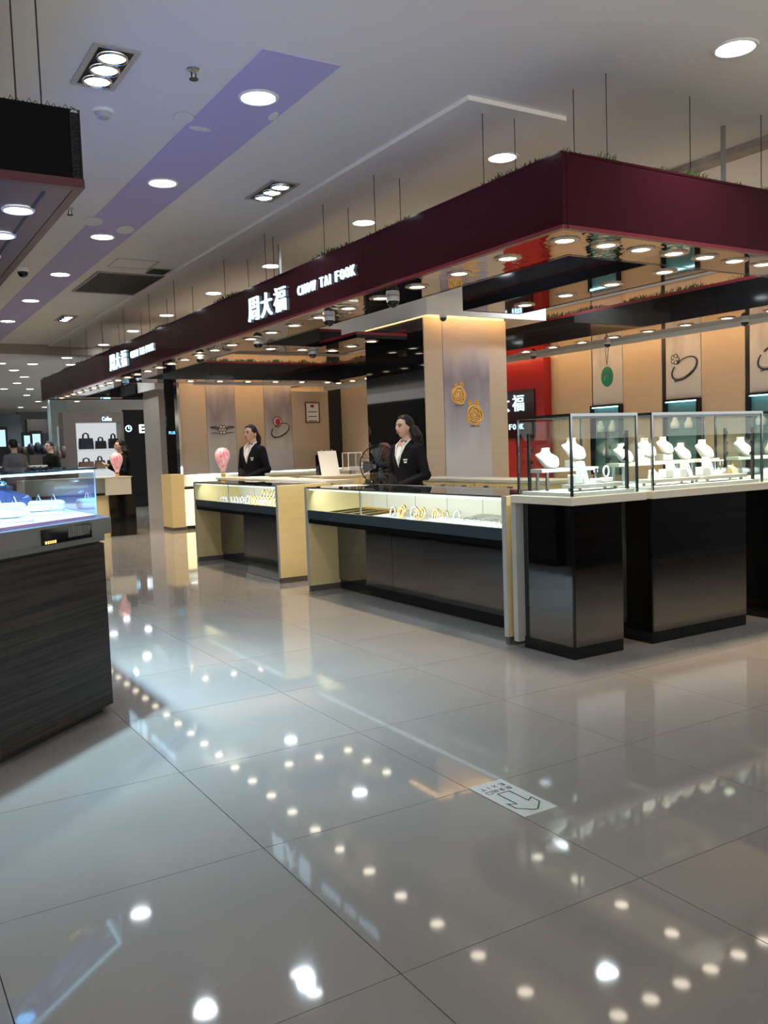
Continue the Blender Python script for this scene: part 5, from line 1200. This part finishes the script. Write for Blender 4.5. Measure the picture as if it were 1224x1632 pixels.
# ------------------------------------------------------------------ far shops on the left
# bag shelf
ba, bb = atd(112, 661, 21.0), atd(186, 661, 21.0)
bx0, bx1, by0 = ba.x, ba.x + 1.05, ba.y-0.5
t = thing('bag_shelf', 'white-lit shelf unit with dark wooden surround displaying handbags', 'shelf', ((bx0+bx1)/2, by0, 0))
fm = mat('walnut', (0.13, 0.10, 0.085), 0.4)
part('side_board', MB().box(bx0-0.28, bx0, by0, by0+0.5, 0, 2.30), fm, t); part('side_board', MB().box(bx1, bx1+0.06, by0, by0+0.5, 0, 2.30), fm, t)
part('header', MB().box(bx0+0.001, bx1-0.001, by0, by0+0.5, 2.06, 2.30), fm, t)
part('back_panel', MB().box(bx0+0.001, bx1-0.001, by0+0.45, by0+0.5, 0, 2.059), glow('lit_shelf_back', (0.80, 0.84, 0.86), 0.75), t)
shz = [onY(140, z, by0+0.1).z for z in (716, 748)]
for z in shz: part('shelf_board', MB().box(bx0+0.002, bx1-0.002, by0+0.02, by0+0.449, z-0.035, z), M_WHITE, t)
part('base_board', MB().box(bx0+0.002, bx1-0.002, by0+0.02, by0+0.449, 0.0, 0.3), fm, t)
def bag(x, y, z, w_, h_, d_, m, label):
    t = thing('handbag', label, 'handbag', (x, y, z), 'handbags on the lit shelf')
    part('body', MB().loft([[(x+sx2*w_/2*f, y+sy2*d_/2*f, z+h_*q_) for sx2, sy2 in ((-1, -0.7), (-0.9, -1), (0.9, -1), (1, -0.7), (1, 0.7), (0.9, 1), (-0.9, 1), (-1, 0.7))] for q_, f in ((0, 0.96), (0.08, 1.0), (0.6, 0.98), (1.0, 0.90))]), m, t)
    for s in (-1, 1): part('handle', MB().tube([(x-w_*0.2, y+s*d_*0.3, z+h_*0.95), (x-w_*0.16, y+s*d_*0.3, z+h_*1.35), (x, y+s*d_*0.3, z+h_*1.48), (x+w_*0.16, y+s*d_*0.3, z+h_*1.35), (x+w_*0.2, y+s*d_*0.3, z+h_*0.95)], 0.012, 6), m, t, True)
    part('flap', MB().box(x-w_*0.43, x+w_*0.43, y-d_*0.53-0.004, y-d_*0.50, z+h_*0.62, z+h_*0.80), m, t)
nb, bk, br_ = mat('navy_leather', (0.012, 0.014, 0.025), 0.4), mat('black_leather', (0.010, 0.010, 0.012), 0.35), mat('tan_leather', (0.16, 0.10, 0.07), 0.45)
bag(bx0+0.26, by0+0.22, shz[0]+0.001, 0.34, 0.26, 0.14, nb, 'large navy handbag on the upper lit shelf'); bag(bx0+0.60, by0+0.22, shz[0]+0.001, 0.26, 0.19, 0.13, bk, 'small black handbag on the upper lit shelf'); bag(bx0+0.90, by0+0.22, shz[0]+0.001, 0.24, 0.24, 0.13, bk, 'black handbag at right of the upper lit shelf')
bag(bx0+0.24, by0+0.22, shz[1]+0.001, 0.36, 0.18, 0.14, br_, 'tan handbag on the lower lit shelf'); bag(bx0+0.56, by0+0.22, shz[1]+0.001, 0.24, 0.20, 0.13, br_, 'brown handbag on the lower lit shelf'); bag(bx0+0.86, by0+0.22, shz[1]+0.001, 0.26, 0.2, 0.13, nb, 'navy handbag at right of the lower lit shelf')
t = thing('script_sign', 'small blue lit script sign at the corner of the bag shelf', 'sign', onY(163, 672, by0-0.03))
put_text('script', 'Coffee', onY(163, 671, by0-0.02), FACE_NY, glow('blue_white_sign', (0.45, 0.8, 1.0), 3.0), t, 0.22, 0.10, 0.02)
# black shop front with clock and letters
wq0, wq1 = atd(186, 655, 20.0), atd(243, 655, 20.0)
bw = struct('wall_shop_black', MB().box(bx1+0.07, bx1+2.2, by0+0.05, by0+0.15, 0, 2.35), M_BGLASS)
t = thing('clock_sign', 'round white lit clock emblem on the black shop front', 'sign', onY(205, 683, by0+0.03))
c = onY(205, 683, by0+0.035)
part('ring', MB().torus((c.x, c.y, c.z), 0.068, 0.012, 'y', 28, 6), MATS['blue_white_sign'], t, True)
part('hand', MB().tube([(c.x, c.y, c.z+0.055), (c.x, c.y, c.z), (c.x+0.045, c.y, c.z)], 0.008, 6), MATS['blue_white_sign'], t)
t = thing('letter_sign', 'white lit capital letters beside the beige pillar on the black shop front', 'sign', onY(231, 690, by0+0.03))
c = onY(222.5, 690, by0+0.03); word(t, 'EL', c, FACE_NY, glow('white_sign', (0.75, 0.9, 1.0), 4.0), 0.28, 0.20, 0.15, 0.02, 0.02)
# ceiling bulkheads, windows and counters further back
def far_block(name, x0p, x1p, y0p, y1p, d, m, depth=0.4, kind='structure'):
    a = atd(x0p, y1p, d); b = onY(x1p, y0p, a.y); mb = MB().box(a.x, b.x, a.y, a.y+depth, a.z, b.z)
    o = struct(name, mb, m); return o, a, b
far_block('beam_far', 44, 84, 668, 691, 30, mat('far_brown', (0.075, 0.06, 0.052), 0.5))
far_block('wall_far_left', -30, 34, 660, 745, 33, mat('far_teal_wall', (0.09, 0.12, 0.125), 0.4))
far_block('wall_far_mid', 34, 108, 655, 745, 36, mat('far_grey_wall', (0.12, 0.13, 0.13), 0.4))
far_block('column_far', 86, 104, 610, 745, 27, mat('far_column', (0.30, 0.36, 0.35), 0.5), 0.5)
lw = glow('lit_window', (0.55, 0.82, 1.0), 1.1)
for px0, px1, py0, py1, lab in [(-4, 8, 685, 712, 'pale blue lit shop window at the left picture edge'), (39, 49.5, 694, 712, 'narrow blue-white lit panel left of the pair'), (52.5, 64, 691.5, 711, 'narrow blue-white lit panel right of the pair')]:
    a = atd(px0, py1, 28); b = onY(px1, py0, a.y)
    t = thing('light_box', lab, 'light box', (a.x, a.y, a.z), 'lit panels of the far shops')
    part('screen', MB().box(a.x, b.x, a.y, a.y+0.03, a.z, b.z), lw, t)
    part('surround', MB().box(a.x-0.06, a.x-0.001, a.y-0.02, a.y+0.1, 0, b.z+0.1).box(b.x+0.001, b.x+0.06, a.y-0.02, a.y+0.1, 0, b.z+0.1).box(a.x-0.001, b.x+0.001, a.y-0.02, a.y+0.1, b.z+0.001, b.z+0.1).box(a.x, b.x, a.y-0.02, a.y+0.1, 0, a.z-0.001), M_BLACKM, t)
a = atd(94, 711, 24); b = onY(101, 681, a.y)
t = thing('notice_board', 'tall pale framed notice on the far pillar beside the bag shelf', 'notice', (a.x, a.y, a.z))
part('frame', MB().box(a.x-0.02, b.x+0.02, a.y, a.y+0.03, a.z-0.02, b.z+0.02), mat('pale_frame', (0.35, 0.38, 0.36), 0.4), t); part('sheet', MB().box(a.x+0.01, b.x-0.01, a.y-0.004, a.y-0.0005, a.z+0.01, b.z-0.01), mat('notice_sheet', (0.16, 0.20, 0.19), 0.5), t)
part('support', MB().box((a.x+b.x)/2-0.03, (a.x+b.x)/2+0.03, a.y+0.031, a.y+0.06, 0, b.z), fm, t)
# lit counters and a dark bag table behind the blue-lit case
for i, (p0, p1, d, lab) in enumerate([(-12, 12, 17.6, 'white-lit counter at the left picture edge behind the grey-shirted shopper'), (34, 73, 17.2, 'white-lit counter between the two distant shoppers')]):
    a = atd(p0, 733, d); b = onY(p1, 733, a.y); x0, x1, y = a.x, b.x, a.y
    t = thing('lit_counter', lab, 'counter', ((x0+x1)/2, y, 0), 'far lit counters')
    part('base', MB().box(x0, x1, y, y+0.5, 0, 0.78), M_BROWN, t)
    part('light_box', MB().box(x0, x1, y, y+0.5, 0.7805, 1.06), glow('soft_light_box', (1.0, 0.88, 0.78), 0.85), t)
    part('top', MB().box(x0-0.02, x1+0.02, y-0.02, y+0.52, 1.0605, 1.12), M_WHITE, t)
    for k in range(4 if i else 1):
        xx = x0 + (x1-x0)*(k+0.5)/(4 if i else 1)
        bag(xx, y-0.35, 0.86, 0.11, 0.16, 0.1, bk, f'{nth(k)} small dark bag from the left before the {"second" if i else "first"} white-lit counter')
        C.objects[-1] if False else None
    t2 = thing('bag_table', 'dark table carrying bags before ' + ('the second lit counter' if i else 'the lit counter at the edge'), 'table', ((x0+x1)/2, y-0.35, 0), 'far bag tables')
    part('top', MB().box(x0, x1, y-0.5, y-0.2, 0.82, 0.859), M_BLACKM, t2)
    for xx in (x0+0.03, x1-0.07):
        for yy2 in (y-0.49, y-0.25): part('leg', MB().box(xx, xx+0.04, yy2, yy2+0.04, 0, 0.8198), M_BLACKM, t2)
def hump(px, py, d, w_, m, label):
    q = atd(px, py, d); t = thing('goods_rack', label, 'rack', (q.x, q.y, 0), 'far goods racks')
    part('stand', MB().box(q.x-w_/2, q.x+w_/2, q.y-0.2, q.y+0.2, 0, q.z-0.28), M_BROWN, t)
    for k in range(4): part('bag', MB().ell((q.x-w_/2+w_*(k+0.5)/4, q.y, q.z-0.15+0.05*math.sin(k*2.3)), w_/7, 0.12, 0.14, 10, 8), m, t, True)
hump(33, 708, 22, 0.6, mat('rack_brown', (0.05, 0.035, 0.02), 0.6), 'rack of brown bags left of the paired lit panels')
hump(65, 706, 21.5, 0.6, mat('rack_navy', (0.010, 0.012, 0.03), 0.5), 'rack of navy goods below the paired lit panels')
hump(90, 712, 19.6, 0.40, mat('rack_tan', (0.09, 0.06, 0.045), 0.6), 'rack of tan bags beside the bag shelf')
a = atd(61, 726, 20.8)

# ------------------------------------------------------------------ neighbouring counters on the open side and behind the viewer
def dark_counter(label, x0, x1, y0, y1, h):
    t = thing('dark_counter', label, 'counter', ((x0+x1)/2, (y0+y1)/2, 0), 'dark counters of the neighbouring shop')
    part('plinth', MB().box(x0+0.04, x1-0.04, y0+0.04, y1-0.04, 0, 0.05), M_BLACKM, t)
    part('body', MB().box(x0, x1, y0, y1, 0.0502, h-0.2), M_WOOD, t)
    part('ledge', MB().box(x0-0.02, x1+0.02, y0-0.02, y1+0.02, h-0.1998, h-0.12), M_LEDGE, t)
    part('hood', MB().box(x0+0.01, x1-0.01, y0+0.01, y1-0.01, h-0.1198, h), M_BLACK, t)
dark_counter('dark wood counter hidden behind the blue-lit case', -1.3, 0.98, 6.5, 9.4, 1.06)
dark_counter('second dark wood counter further behind the blue-lit case', -1.3, 0.98, 9.6, 12.4, 1.06)
dark_counter('dark wood counter of the shop opposite the tall cases', 5.6, 9.4, 0.3, 1.1, 1.25)
dark_counter('dark wood counter opposite the tall cases further right', 9.6, 13.4, 0.3, 1.1, 1.25)
struct('wall_left_added', MB().box(-4.6, -4.5, 5.0, 47.0, 0, 2.7), M_WOOD)  # unseen dark wall, added to block the bright world from the black glass
